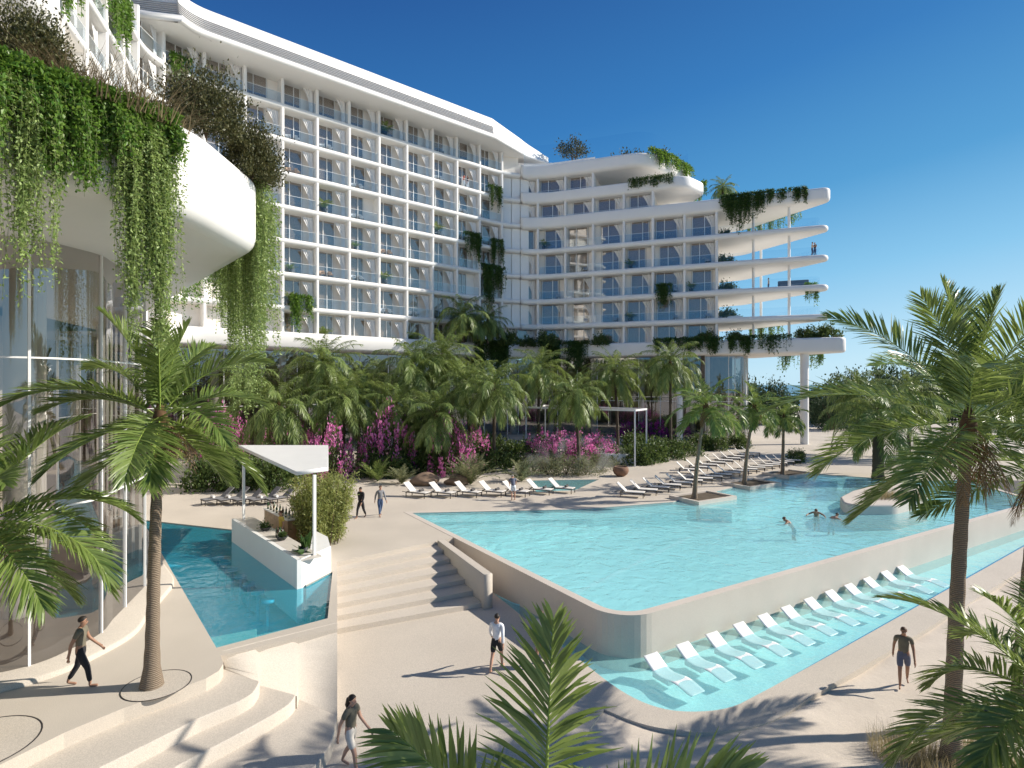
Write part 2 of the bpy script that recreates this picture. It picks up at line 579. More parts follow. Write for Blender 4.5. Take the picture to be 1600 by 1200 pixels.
M['sea'] = mat('sea', (0.05, 0.14, 0.2), 0.25, 0.1, 0.02)

# ------------------------------------------------------------------ ground, decks, pools
ZL = -1.35                      # level of the lower terrace
P2 = lambda pts, z=0.0: [G(x, y, z).to_2d() for x, y in pts]

A, Cn, En = G(630, 800), G(969, 972), G(1380, 855)
dE = (En - Cn).normalized()
E1 = Cn + dE * 36
pool_px_far = P2([(1400, 752), (1366, 746), (1262, 739), (1240, 736), (1045, 783), (905, 794)])
pool_out = [A.to_2d(), Cn.to_2d(), E1.to_2d(), (E1 + Vector((2, 9, 0))).to_2d()] + pool_px_far
pool_out = fillet(pool_out, [0, 1.4, 0, 0, 0, 0, 0, 0, 0, 0], 10)

L0, R0 = G(527, 878).to_2d(), G(683, 845).to_2d()
LB, RB = G(527, 991, ZL).to_2d(), G(752, 949, ZL).to_2d()
PE = G(712, 839.2).to_2d()
edge1 = P2([(-60, 1225), (0, 1195), (100, 1145), (194, 1106), (280, 1076), (322, 1060), (342, 1048), (349, 1037), (345, 1024)])
deck_front = edge1 + P2([(527, 982)]) + [L0, R0, R0 + Vector((0.4, 0.3)), PE]
deck_out = [Vector((-40, 4))] + deck_front + [A.to_2d()] + pool_px_far[::-1] + [(E1 + Vector((2, 9, 0))).to_2d(), Vector((75, 38)), Vector((75, 150)), Vector((-120, 150)), Vector((-120, 4))]
BW0, BW1, BW2 = G(362, 846, -.06).to_2d(), G(464, 921, -.06).to_2d(), G(512, 897, -.06).to_2d()
bdir = (BW1 - BW0).normalized()
bback = Vector((-bdir.y, bdir.x))        # away from the pool
barpool = P2([(222, 812)]) + [BW0 + Vector((-0.6, 1.6)) + bback * .35, BW0 + bback * .35, BW1 + bback * .35, BW2 + bback * .2] + P2([(512, 966), (338, 1012)])
spa = P2([(822, 751), (936, 749), (898, 766), (838, 768)])
garden_holes = []
b = MB()
b.prism(deck_out, -1.6, 0.0, holes=[barpool, spa], bottom=False)
struct('paved_deck', b, M['deck'])

# sand and sea
lowpool_px = [(770, 926), (840, 982), (905, 1030), (962, 1075), (1010, 1101), (1062, 1113), (1128, 1110), (1172, 1094), (1521, 898)]
def chaikin(pts, n=2):
    for _ in range(n):
        o = [pts[0]]
        for i in range(len(pts) - 1):
            o += [pts[i].lerp(pts[i + 1], .25), pts[i].lerp(pts[i + 1], .75)]
        pts = o + [pts[-1]]
    return pts
lowpool = chaikin([G(x, y, ZL).to_2d() for x, y in lowpool_px])
far = (lowpool[-1] - lowpool[-2]).normalized()
lowpool.append(lowpool[-1] + far * 14)
q1_ = lowpool[-1]
lowhole = lowpool + [(E1 + Vector((3, 3, 0))).to_2d(), (E1 + Vector((3, 10, 0))).to_2d()] + [p + Vector((0, .3)) for p in pool_px_far] + [A.to_2d() + Vector((0, .3)), PE + Vector((.2, .1))]
lowpool.append(E1.to_2d() + Vector((1, 1)))
lowpool.append(Cn.to_2d() + Vector((.6, 2.2)))
lowpool.append(RB + Vector((1.3, 0.5)))
low_out = [G(x, y, ZL).to_2d() for x, y in [(1512, 944), (1377, 1025), (1262, 1091), (1228, 1116), (1197, 1131), (1150, 1141), (1090, 1145), (1030, 1138), (985, 1126), (944, 1108), (900, 1170), (850, 1300)]]
low_out = chaikin(low_out[:10]) + low_out[10:]
low_deck = [low_out[0] + far * 20] + low_out + [Vector((0, 3)), Vector((-20, 3)), Vector((-20, 8)), Vector((-9, 14)), PY(520, 18).to_2d(), PY(520, 25).to_2d(), Vector((-5, 28)), Vector((-12, 36)), Vector((-12, 70)), Vector((70, 70)), E1.to_2d() + Vector((20, 5))]
b = MB()
b.prism(low_deck, -1.7, ZL, holes=[lowhole], bottom=False)
struct('lower_terrace', b, M['decklow'])
b = MB()
gx = np.linspace(-20, 48, 96)
gy = np.linspace(-6, 48, 76)
XX, YY = np.meshgrid(gx, gy)
rs = np.random.RandomState(4)
ZZ = np.zeros_like(XX)
for k in range(26):
    kx, ky = rs.normal(0, 1.1, 2)
    ZZ += 0.018 / (1 + 0.5 * math.hypot(kx, ky)) * np.sin(kx * XX + ky * YY + rs.uniform(0, 6.3))
ZZ = ZZ - 1.47
ZZ = np.minimum(ZZ, -1.385)
nx = len(gx)
# only the beach in front needs relief; hollow below the pools
V = np.stack([XX, YY, ZZ], -1).reshape(-1, 3)
def inside(poly, P):
    x, y = P[:, 0], P[:, 1]
    c = np.zeros(len(P), bool)
    n = len(poly)
    for i in range(n):
        x1, y1 = poly[i][0], poly[i][1]
        x2, y2 = poly[(i + 1) % n][0], poly[(i + 1) % n][1]
        if y1 == y2: continue
        hit = ((y1 > y) != (y2 > y)) & (x < (x2 - x1) * (y - y1) / (y2 - y1) + x1)
        c ^= hit
    return c
sunk = inside(lowpool, V) | inside(pool_out, V) | inside(deck_out, V)
V[:, 2] = np.where(sunk, -2.2, V[:, 2])
idx = np.arange(len(V)).reshape(XX.shape)
F = np.stack([idx[:-1, :-1], idx[:-1, 1:], idx[1:, 1:], idx[1:, :-1]], -1).reshape(-1, 4)
b.addnp(V, F, 0, True)
struct('beach_sand', b, M['sand'])
b = MB()
b.poly([(-3000, -500), (3000, -500), (3000, 5000), (-3000, 5000)], -2.3)
struct('ground', b, M['sand'])
b = MB()
b.poly([(140, -300), (3000, -300), (3000, 4990), (-2900, 4990), (-2900, 600), (140, 260)], -2.2)
struct('sea', b, M['sea'])

# main pool
pin = offset(pool_out, -0.34, True) if area(pool_out) > 0 else offset(pool_out, 0.34, True)
pool = thing('swimming_pool', 'large raised turquoise pool with rounded stone corner, in the middle of the terrace', 'pool', G(984, 969, -1.7))
b = MB()
b.prism(pool_out, -1.9, 0.012, holes=[pin], bottom=False)
b.build('pool_wall', M['poolwall'], pool)
b = MB()
b.poly(pin, -.95)
b.wall(pin, -.95, -0.004, closed=True)
# broad submerged steps at the far left
sa = A.to_2d()
ul = (Cn - A).to_2d().normalized()
ur = dE.to_2d()
for k in range(4):
    d1 = 8.6 - k * 0.6
    q = [sa + ul * .4 + ur * .4, sa + ul * d1 + ur * .4, sa + ul * d1 * .80 + ur * 14, sa + ul * .1 + ur * 12]
    b.prism(q, -.94, -.8 + k * 0.16, bottom=False)
led = [A.to_2d() + ul * .36 + ur * .36]
led += [p for p in P2([(905, 795), (1046, 784.5)])]
lo_ = [p + Vector((.55, -1.9)) for p in led]
b.prism(led + lo_[::-1], -.94, -0.16, bottom=False)
w0_, w1_ = G(1046, 784.5).to_2d(), G(1240, 737.5).to_2d()
b.prism([w0_, w1_, w1_ + Vector((3.6, -2.0)), w0_ + Vector((3.4, -1.6))], -.94, -0.17, bottom=False)
b.build('pool_basin', M['basin'], pool)
b = MB()
for (x0, y0), (x1, y1) in [((868, 905), (1080, 812)),]:
    p, q = G(x0, y0).to_2d(), G(x1, y1).to_2d()
    n = (q - p).normalized()
    n = Vector((-n.y, n.x)) * .09
    b.prism([p + n, q + n, q - n, p - n], -.94, -.92 if x0 > 850 else -.2, bottom=False)
b.build('lane_line', M['lane'], pool)
b = MB()
e0, e1_ = Cn.to_2d() + dE.to_2d() * 2.4, E1.to_2d()
nn = Vector((-dE.y, dE.x))
b.prism([e0 + nn * .30, e1_ + nn * .30, e1_ + nn * .42, e0 + nn * .33], -0.3, -0.006, bottom=False)
b.build('edge_tile', M['bluetile'], pool)
b = MB()
b.poly(pin, -0.03)
struct('pool_water', b, M['water'])

# shallow lower pool
b = MB()
b.poly(lowpool, -1.85)
b.wall(lowpool, -1.85, ZL - 0.004, closed=True)
t = thing('shallow_pool', 'shallow turquoise pool wrapping below the raised pool wall', 'pool', G(1128, 1110, -1.85))
b.build('pool_basin', M['basinshallow'], t)
b = MB()
q1 = q1_
q0 = G(1172, 1094, ZL).to_2d().lerp(q1, .07)
n = (q1 - q0).normalized()
n = Vector((-n.y, n.x))
b.prism([q0 + n * .01, q1 + n * .01, q1 + n * .10, q0 + n * .03], -1.84, ZL - .006, bottom=False)
b.build('edge_tile', M['bluetile'], t)
b = MB()
b.poly(lowpool, ZL - 0.06)
struct('shallow_pool_water', b, M['waterlow'])

# bar pool
b = MB()
b.poly(barpool, -1.7)
b.wall(barpool, -1.7, -0.004, closed=True)
# bench along the near edge
n0, n1 = G(338, 1012).to_2d(), G(512, 966).to_2d()
dn = (n1 - n0).normalized()
nb = Vector((-dn.y, dn.x))
b.prism([n0 + nb * .02, n1 + nb * .02 - dn * .6, n1 + nb * .75 - dn * .6, n0 + nb * .75], -1.7, -0.35, bottom=False)
t = thing('bar_pool', 'deep blue pool beside the white swim-up bar', 'pool', G(338, 1012, -1.7))
b.build('pool_basin', M['basindeep'], t)
for k in range(7):
    p = BW0.lerp(BW1, 0.12 + k * 0.135) - bback * .85
    b = MB()
    b.lathe((p.x, p.y, -1.7), [(.2, 0), (.2, .1), (.06, .14), (.06, 1.15), (.24, 1.2), (.24, 1.3), (0, 1.3)], 12)
    tag(b.build('bar_stool', M['basindeep'], loc=(p.x, p.y, -1.7)), 'pale stool under water along the swim-up bar front, number %s from the far end' % ['one', 'two', 'three', 'four', 'five', 'six', 'seven'][k], 'stool', 'stools under water at the swim-up bar')
b = MB()
b.poly(barpool, -0.06)
struct('bar_pool_water', b, M['waterbar'])
b = MB()
b.poly(spa, -0.7)
b.wall(spa, -0.7, -.004, closed=True)
tag(b.build('spa_pool', M['basinshallow']), 'small pale pool on the deck behind the row of loungers', 'pool')
b = MB()
b.poly(spa, -0.04)
struct('spa_pool_water', b, M['waterlow'])

# stairs
t = thing('stone_stairs', 'wide pale stone staircase between the bar pool and the large pool', 'stairs', (LB.x, LB.y, ZL))
b = MB()
NS = 7
V, F = [], []
for i in range(NS):
    f = i / (NS - 1)
    l, r = L0.lerp(LB, f), R0.lerp(RB, f)
    z0, z1 = ZL * i / NS, ZL * (i + 1) / NS
    V += [(l.x, l.y, z0 + (0.0 if i else -.003)), (r.x, r.y, z0 + (0.0 if i else -.003)), (l.x, l.y, z1), (r.x, r.y, z1)]
    if i: F.append((4 * i, 4 * i + 2, 4 * i + 3, 4 * i + 1))
    if i < NS - 1:
        F.append((4 * i + 2, 4 * i + 4, 4 * i + 5, 4 * i + 3))
b.add(V, F)
b.build('step', M['step'], t)
b = MB()
w0, w1 = R0, RB
dw = (w1 - w0).normalized()
nw = Vector((-dw.y, dw.x))
if nw.x < 0: nw = -nw
w0 = w0 + dw * .05
w1 = w1 + dw * .25
b.slab([w0 + nw * .003, w0 + nw * .38, w1 + nw * .38, w1 + nw * .003], -1.5, 0.035, .02, 1, rb=.01)
b.build('side_wall', M['step'], t)

# curved seating steps
t = thing('terrace_steps', 'three broad curved seating steps below the palm deck', 'steps', (-6, 9, ZL))
inner = [Vector((-14, 15.5)), Vector((-16, 3.6))]
edges = [
    (-.34, [(60, 1250), (156, 1200), (312, 1122), (372, 1097), (396, 1084), (406, 1066), (403, 1045), (398, 1015)]),
    (-.68, [(200, 1250), (281, 1195), (375, 1146), (430, 1115), (455, 1099), (466, 1080), (462, 1055), (455, 1012)]),
    (-1.02, [(380, 1300), (440, 1250), (490, 1200), (517, 1163), (526, 1130), (527, 1090), (527, 1045), (527, 1002)])]
for z, e in edges:
    pts = fillet([G(x, y, z).to_2d() for x, y in e], .8, 3, closed=False)
    back = [pts[-1] + Vector((-.6, 1.5))]
    b = MB()
    b.slab(pts + back + inner, -1.6, z, 0.03, 2, rb=.01)
    b.build('step', M['step'], t)

# the paving sweeps down from the bar pool edge into the seating steps
b = MB()
Tp = [G(346, 1018, -.004), G(398, 1004.5, -.004), G(404, 1003, -.004), G(458, 990, -.004), G(466, 988, -.004), G(527, 973, -.004)]
Bp = [G(352, 1046, -.35), G(404, 1066, -.35), G(406, 1072, -.69), G(464, 1088, -.69), G(467, 1094, -1.03), G(527, 1120, -1.03)]
nseg = 6
V, F = [], []
for i in range(6):
    for k in range(nseg + 1):
        v = k / nseg
        q = Tp[i].lerp(Bp[i], v)
        q.z = Tp[i].z + (Bp[i].z - Tp[i].z) * v + .012 * (1 - v)
        V.append(tuple(q))
m_ = nseg + 1
for i in range(5):
    for k in range(nseg):
        F.append((i * m_ + k, i * m_ + k + 1, (i + 1) * m_ + k + 1, (i + 1) * m_ + k))
b.add(V, F, 0, True)
V2, n2 = [tuple(q) for q in Bp], len(Bp)
b.add(V2 + [(x, y, -1.5) for x, y, z in V2], [(i, i + 1, n2 + i + 1, n2 + i) for i in range(n2 - 1)])
struct('paved_ramp', b, M['step'])

# tree pit rings flush in the deck
t = thing('tree_pit', 'round gravel disc around the leaning palm trunk on the deck', 'tree pit', G(237, 1072, 0))
p = G(237, 1072, 0)
b = MB()
b.lathe((p.x + .1, p.y + .05, 0), [(.78, .004), (.78, .012), (.755, .012), (.755, .004)], 40)
b.build('steel_rim', M['frame'], t)
b = MB()
b.lathe((p.x + .1, p.y + .05, 0), [(.755, .007), (0, .007)], 40)
b.build('gravel', M['decklow'], t)
t = thing('tree_pit', 'round gravel disc cut by the left border of the photo', 'tree pit', G(-40, 1166, 0))
p = G(-40, 1166, 0)
b = MB()
b.lathe((p.x, p.y, 0), [(1.12, .004), (1.12, .012), (1.09, .012), (1.09, .004)], 40)
b.build('steel_rim', M['frame'], t)
b = MB()
b.lathe((p.x, p.y, 0), [(1.09, .007), (0, .007)], 40)
b.build('gravel', M['decklow'], t)

# ------------------------------------------------------------------ hotel: long wing and stepped wing
FL = [12.6, 16.32, 20.03, 23.73, 27.44, 31.15, 34.85, 38.55]      # storey floors
BASEB, BASET = 11.45, 13.35
corner = Vector((1.5, 86.1))
raw = [Vector((-24.2, 24)), Vector((-34.5, 55.4)), corner, Vector((33.5, 73.8))]
path = fillet(raw, [0, 6.5, 9.5, 0], 10, closed=False)
cum = [0]
for i in range(1, len(path)):
    cum.append(cum[-1] + (path[i] - path[i - 1]).length)
def at_s(s):
    s = max(0, min(cum[-1] - 1e-4, s))
    for i in range(1, len(path)):
        if s <= cum[i]:
            f = (s - cum[i - 1]) / (cum[i] - cum[i - 1])
            return path[i - 1].lerp(path[i], f)
def s_of(p):
    best, bs = 1e9, 0
    for k in range(0, int(cum[-1] * 10)):
        d = (at_s(k / 10) - p).length
        if d < best: best, bs = d, k / 10
    return bs
def sub(s0, s1):
    out = [at_s(s0)] + [path[i] for i in range(len(path)) if s0 + .05 < cum[i] < s1 - .05] + [at_s(s1)]
    return out
s751 = s_of(Vector((-4.4, 80.9)))
sseam = s_of(Vector((1.5, 83.4)))
BAY = 3.893
cols_long = [s751 + k * BAY for k in range(-12, 2)]
s_l0 = cols_long[0]
cols_left = [s_l0 - k * 3.9 for k in range(7, 0, -1) if s_l0 - k * 3.9 > 1]
cols_right = [s_of(Vector((x, 86.6 - .381 * x))) for x in (3.75, 7.65, 11.45, 15.6, 19.3, 23.2, 27.1)]

def sweep_slab(mb, line, z0, z1, out=0.0, back=7.0, r=None, mi=0):
    "floor plate: rounded lip along the facade line, flat behind"
    r = (z1 - z0) / 2 * .92 if r is None else r
    prof = [(-back, z0), (out - r, z0)]
    for k in range(1, 8):
        a = -math.pi / 2 + math.pi * k / 8
        cz = (z0 + r) if a < 0 else (z1 - r)
        prof.append((out - r + r * math.cos(a), cz + r * math.sin(a)))
    prof += [(out - r, z1), (-back, z1)]
    sweep(mb, line, prof, mi)
def sweep(mb, line, prof, mi=0, hs=None, zb=0, smooth=True, caps=True):
    n, m = len(line), len(prof)
    cols = [offset(line, d) for d, _ in prof]
    V = []
    for i in range(n):
        for j in range(m):
            z = prof[j][1]
            if hs: z = zb + (z - zb) * hs[i]
            V.append((cols[j][i].x, cols[j][i].y, z))
    F = [(i * m + j, i * m + j + 1, (i + 1) * m + j + 1, (i + 1) * m + j) for i in range(n - 1) for j in range(m - 1)]
    mb.add(V, F, mi, smooth)
    if caps:
        mb.add(V[:m], [tuple(range(m - 1, -1, -1))], mi)
        mb.add(V[-m:], [tuple(range(m))], mi)

longw = thing('hotel_building', 'long white eight-storey hotel wing of balconies under a sweeping roof', 'hotel', (-20, 68, 0))
endw = thing('hotel_building', 'white stepped hotel wing with boat-shaped terraces at its right end', 'hotel', (16, 82, 0))

wallback = -1.3
l_line = sub(0.3, sseam)
r_line = sub(sseam + .01, s_of(Vector((27.2, 86.6 - .381 * 27.2))))
for z in FL[1:] + [42.26, 45.96]:
    b = MB()
    sweep_slab(b, l_line if z < 42 else sub(.3, s_l0 - 4), z - .62, z, out=0.05)
    b.build('floor_slab', M['white'], longw)
b = MB()
sweep_slab(b, sub(.3, sseam + .5), BASEB, BASET, out=.7, back=8, r=.5)
b.build('base_band', M['white'], longw)
# back walls of the balconies
rl = lambda x: sub(sseam + .01, s_of(Vector((x, 86.6 - .381 * x))))
for wing, line, top in ((longw, l_line, 41.3), (endw, r_line, 30.5), (endw, rl(19.4), 34.3), (endw, rl(11.6), 40.5), (longw, sub(.3, s_l0 - 3), 50)):
    b = MB()
    ln = offset(line, wallback)
    b.wall(ln, {30.5: BASET - .5, 34.3: 30.45, 40.5: 34.25, 50: 41.2}.get(top, BASET - .5), top)
    b.build('rear_wall', M['room'], wing)
# --- fin walls between rooms
fin_m = {}
def fin(wing, s, z0, z1, out=-.06):
    p, q = at_s(s - .1), at_s(s + .1)
    d = (q - p).normalized()
    n = Vector((d.y, -d.x))
    c = at_s(s) + n * (out + wallback) / 2
    L = out - wallback + .1
    b = MB()
    o = [(-.18, -L / 2), (.18, -L / 2), (.18, L / 2), (-.18, L / 2)]
    pr = fillet(o, [0.12, .12, 0, 0], 3)
    pr = [c + d * a[0] - n * a[1] for a in pr]
    b.prism(pr, z0, z1)
    b.build('fin_wall', M['white'], wing)
for s in cols_long + cols_left:
    fin(longw, s, BASET - .3, 41.25 if s >= s_l0 - 4 else 50)
RTOP = {0: 37.9, 1: 37.9, 2: 37.9, 3: 34.2, 4: 34.2, 5: 30.5, 6: 30.5}
for i, s in enumerate(cols_right):
    fin(endw, s, BASET - .3, RTOP[i], -.2)

# --- one window unit, one curtain, one rail: built once, copied to every bay
def win_unit(kind):
    "sliding window, origin at the middle of the sill, facing -Y"
    g, f = MB(), MB()
    wd, h = (1.98, 2.98) if kind == 0 else (2.3, 2.98)
    g.box((0, 0, h / 2), (wd, .02, h))
    t = .065
    for x in (-wd / 2, wd / 2) + ((0.15 * wd,) if kind == 0 else (-.1 * wd,)):
        f.box((x, -.03, h / 2), (t, .1, h + t))
    for z in (0.02, h):
        f.box((0, -.025, z), (wd - t, .07, t))
    return g, f
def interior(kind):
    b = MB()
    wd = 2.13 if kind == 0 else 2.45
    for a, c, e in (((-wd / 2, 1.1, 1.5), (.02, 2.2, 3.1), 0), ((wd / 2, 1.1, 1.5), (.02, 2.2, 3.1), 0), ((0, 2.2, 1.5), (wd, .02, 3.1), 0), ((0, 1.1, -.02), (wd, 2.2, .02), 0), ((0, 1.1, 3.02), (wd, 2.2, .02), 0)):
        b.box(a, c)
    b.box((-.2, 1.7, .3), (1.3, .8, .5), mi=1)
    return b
proto = {}
for kind in (0, 1):
    g, f = win_unit(kind)
    me = g.build('window', M['window'])
    fr = f.build('window_frame', M['paint'], me)
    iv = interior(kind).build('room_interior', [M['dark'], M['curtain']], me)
    proto[kind] = me
def curtain_mesh():
    b = MB()
    nx, nz = 22, 9
    V = []
    for j in range(nz + 1):
        v = j / nz
        z = .03 + v * 2.85
        # gathered to the right half way down, hanging straight below
        pull = max(0, (v - .42) / .58)
        wdt = .50 + .85 * pull ** 1.3
        for i in range(nx + 1):
            u = i / nx
            x = .55 - u * wdt
            V.append((x, .05 * math.sin(u * 24) * (.5 + .5 * v) + .03 * math.sin(u * 11 + 2), z))
    F = [(j * (nx + 1) + i, j * (nx + 1) + i + 1, (j + 1) * (nx + 1) + i + 1, (j + 1) * (nx + 1) + i) for j in range(nz) for i in range(nx)]
    b.add(V, F, 0, True)
    return b.build('curtain', M['curtain'])
proto['curtain'] = curtain_mesh()
def rail_mesh(wd=3.5):
    b = MB()
    b.box((0, 0, .56), (wd, .02, 1.04))
    o = b.build('balcony_rail', M['rail'])
    h = MB()
    h.box((0, 0, 1.095), (wd, .045, .03))
    h.build('hand_rail', M['paint'], o)
    return o
proto['rail'] = rail_mesh()
used = set()
def place(key, wing, p, z, rz, sx=1.0):
    src = proto[key]
    if key not in used:
        used.add(key)
        o = src
    else:
        o = src.copy()
        C.objects.link(o)
        for ch in list(src.children):
            c = ch.copy()
            C.objects.link(c)
            c.parent = o
    o.parent = wing
    o.location = (p.x - wing.location.x, p.y - wing.location.y, z)
    o.rotation_euler = (0, 0, rz)
    o.scale = (sx, 1, 1)
    return o
bays = {}
def bay(wing, sa_, sb_, z, k, floor_k, rail=True, h=None):
    p, q = at_s(sa_), at_s(sb_)
    d = (q - p).normalized()
    n = Vector((d.y, -d.x))
    mid = (p + q) / 2
    wd = (q - p).length
    rz = math.atan2(d.y, d.x)
    r = random.Random(k * 131 + floor_k * 17)
    kind = r.choice((0, 0, 1))
    off = (-.66 if kind == 0 else -.6) if wing is longw else r.choice((-.35, .15))
    place(kind, wing, mid + n * (wallback + .06) + d * off, z + .04, rz, min(1, wd / 3.9) * (1 if wing is longw else 1.22))
    cpos = (wd / 2 - .85) if wing is longw else (wd / 2 - .75)
    if r.random() < .9: place('curtain', wing, mid + n * (-.6 if wing is longw else -1.15) + d * cpos, z, rz)
    if rail:
        place('rail', wing, mid - n * .16, z, rz, (wd - .32) / 3.5)
    bays[(wing.name, k, floor_k)] = (mid, d, n, z, wd)
for fk, z in enumerate(FL):
    ss = cols_long
    for k in range(1, len(ss) - 1):
        if fk < 5 and k < 4: continue
        bay(longw, ss[k], ss[k + 1], z, k, fk, rail=fk > 0)
for fk in (5, 6, 7):
    ss = cols_left + cols_long[:2]
    for k in range(len(ss) - 1):
        bay(longw, ss[k], ss[k + 1], FL[fk], 40 + k, fk)
ss = [cols_long[-1]] + cols_right
for fk, z in enumerate(FL[:7]):
    for k in range(len(ss) - 1):
        if fk == 5 and k >= 5: continue
        if fk == 6 and k >= 3: continue
        wing = endw
        if k == 0:
            sm = (sseam + .3 + ss[1]) / 2
            bay(endw, sseam - 1.2, ss[1], z, k, fk, rail=False)
        else:
            bay(endw, ss[k], ss[k + 1], z, k, fk, rail=fk > 0)
# corner: pale sliding panels between the two wings
for fk, z in enumerate(FL[1:7]):
    p, q = at_s(cols_long[-1] + .3), at_s(sseam + 1.6)
    b = MB()
    for i in range(3):
        a, e = p.lerp(q, i / 3 + .01), p.lerp(q, (i + 1) / 3 - .01)
        d = (e - a).normalized(); n = Vector((d.y, -d.x))
        b.prism([a - n * 1.0, e - n * 1.0, e - n * 1.06, a - n * 1.06], z + .02, z + 3.06)
    b.build('sliding_panel', M['paint'], endw)

# --- roof of the long wing
roofl = offset(sub(s_l0 + 6.0, s751 + .4), 2.9)
roofl = fillet([Vector((-56, 53.6)), Vector((-35.3, 52.4))] + roofl, [0, 9] + [0] * len(roofl), 6, closed=False)
tipp = [Vector((2.4, 85.6)), Vector((4.9, 87.5)), Vector((6.2, 88.9)), Vector((6.2, 91.0)), Vector((4.2, 94.0)), Vector((-2, 99))]
roofl = roofl + fillet([roofl[-1]] + tipp, [0, 6, 1.5, 1.5, 2, 3, 0], 4, closed=False)[1:]
hs = []
for p in roofl:
    hs.append(1 - .52 * min(1, max(0, (p.x - 0.5) / 5.0)))
RZ = 41.22
prof = [(-16, RZ), (-.5, RZ), (-.2, RZ + .02), (-.05, RZ + .12), (0, RZ + .3), (-.04, RZ + .55), (-.14, RZ + .68), (-.3, RZ + .74), (-.42, RZ + .78), (-.55, RZ + 2.05), (-.58, RZ + 2.5), (-.55, RZ + 2.9), (-.66, RZ + 3.05), (-.9, RZ + 3.1), (-16, RZ + 3.1)]
b = MB()
sweep(b, roofl, prof, 0, hs, RZ)
b.build('roof', M['white'], longw)
b = MB()
sp = [p for p in offset(roofl, -.3) if p.x < -24]
b.poly(sp + [Vector((-29, 66)), Vector((-56, 68))], RZ - .03, flip=True)
b.build('left_soffit', M['white'], longw)
b = MB()
iend = next(i for i, p in enumerate(roofl) if p.x > -5)
lv = [p for i, p in enumerate(roofl[:iend + 1])]
for k in range(6):
    z = RZ + .84 + k * .19
    o = -.45 - k * .02
    sweep(b, lv, [(o, z), (o + .11, z + .01), (o + .11, z + .05), (o, z + .09)], 0, smooth=False)
b.build('roof_louvre', M['louvre'], longw)
b = MB()
ln = offset(l_line, -7.5)
b.wall(ln, BASEB, 41.2)
b.build('core_wall', M['room'], longw)

# --- stepped wing: floor plates that run out into terraces
fr = lambda x: Vector((x, 86.6 - .381 * x))
fdir = Vector((.934, -.356))
fnor = Vector((-.356, -.934))
def plate(tip, back, z0, z1, out=.05, r=.26, start=None):
    st = [p for p in offset(r_line, out)] if start is None else start
    st = [p for p in st if p.x < tip.x - 4]
    o = st + [tip + fnor * out, back, back + Vector((-9, 8)), st[0] + Vector((1, 14))]
    rr = [0] * len(st) + [.9, 2.5, 0, 0]
    return fillet(o, rr, 8)
TIPS = fr(40.5)
BACK = Vector((34.6, 85.4))
for z in FL[1:5]:
    b = MB()
    b.slab(plate(TIPS, BACK, 0, 0, out=.18), z - .74, z + .04, .33, 4)
    b.build('floor_slab', M['white'], endw)
b = MB()
b.slab(plate(fr(42.0) + fnor * .6, Vector((36.5, 86)), 0, 0, out=.6), BASEB, BASET, .35, 4)
b.build('base_band', M['white'], endw)
b = MB()      # planted roof terrace over the boat-shaped balconies
b.slab(plate(fr(40.7), Vector((34.8, 85.6)), 0, 0, out=.1), FL[5] - .75, FL[5] + 1.0, .35, 4, rb=.5)
b.build('terrace_parapet', M['white'], endw)
b = MB()
st = sub(sseam + .01, s_of(fr(20)))
o6 = fillet(offset(st, .1) + [fr(23.5) + fnor * .3, Vector((27.2, 80.9)), Vector((26, 88)), Vector((20, 95)), Vector((5, 98))], [0] * len(st) + [2.5, 2.2, 3, 0, 0], 6)
b.slab(o6, FL[6] - .7, FL[6] + .95, .3, 4, rb=.45)
b.build('terrace_parapet', M['white'], endw)
b = MB()
st = sub(sseam + .01, s_of(fr(12)))
o7 = fillet(offset(st, .25) + [fr(18.8) + fnor * .2, Vector((27.5, 87.2)), Vector((24, 96)), Vector((5, 100))], [0] * len(st) + [4, 2, 0, 0], 6)
b.slab(o7, FL[7] - .75, FL[7] + 1.2, .3, 4, rb=.6)
b.build('roof_parapet', M['white'], endw)
b = MB()
b.wall([p for p in offset(o7, -.35 if area(o7) > 0 else .35, True)], FL[7] + 1.15, FL[7] + 4.2, closed=True)
b.build('glass_screen', M['rail'], endw)
b = MB()
for z0, z1, xe in ((BASET - .5, FL[5] - .7, 27.2), (FL[5] - .7, FL[6], 19.4), (FL[6], FL[7] - .2, 11.5)):
    b.prism([fr(2.2) - fnor * wallback * -1.02, fr(xe) - fnor * 2.02, fr(xe) - fnor * 12, fr(2.2) - fnor * 12], z0, z1)
b.build('room_block', M['room'], endw)
# glass along the terrace rims and slim columns
rimline = fillet([fr(27.3), fr(40.2), BACK + Vector((-.4, -.1)), Vector((26, 92))], [0, 1.1, 2.2, 0], 6, closed=False)
for z in FL[1:5]:
    b = MB()
    b.wall(offset(rimline, -.25), z - .02, z + 1.1)
    b.build('glass_screen', M['rail'], endw)
for px, yb in ((1177, 76.5), (1189, 83), (1233, 74.4)):
    p = PY(px, yb)
    b = MB()
    b.lathe((p.x, p.y, 0), [(.17, BASET - .3), (.17, FL[5] - .6)], 12)
    b.build('terrace_column', M['white'], endw)
p = G(1257, 694)
b = MB()
b.lathe((p.x, p.y, 0), [(.5, 0), (.5, BASEB + .3)], 20)
b.build('column', M['white'], endw)
for x, y in ((33, 82), (27, 80)):
    b = MB()
    b.lathe((x, y, 0), [(.45, 0), (.45, BASEB + .3)], 16)
    b.build('column', M['white'], endw)
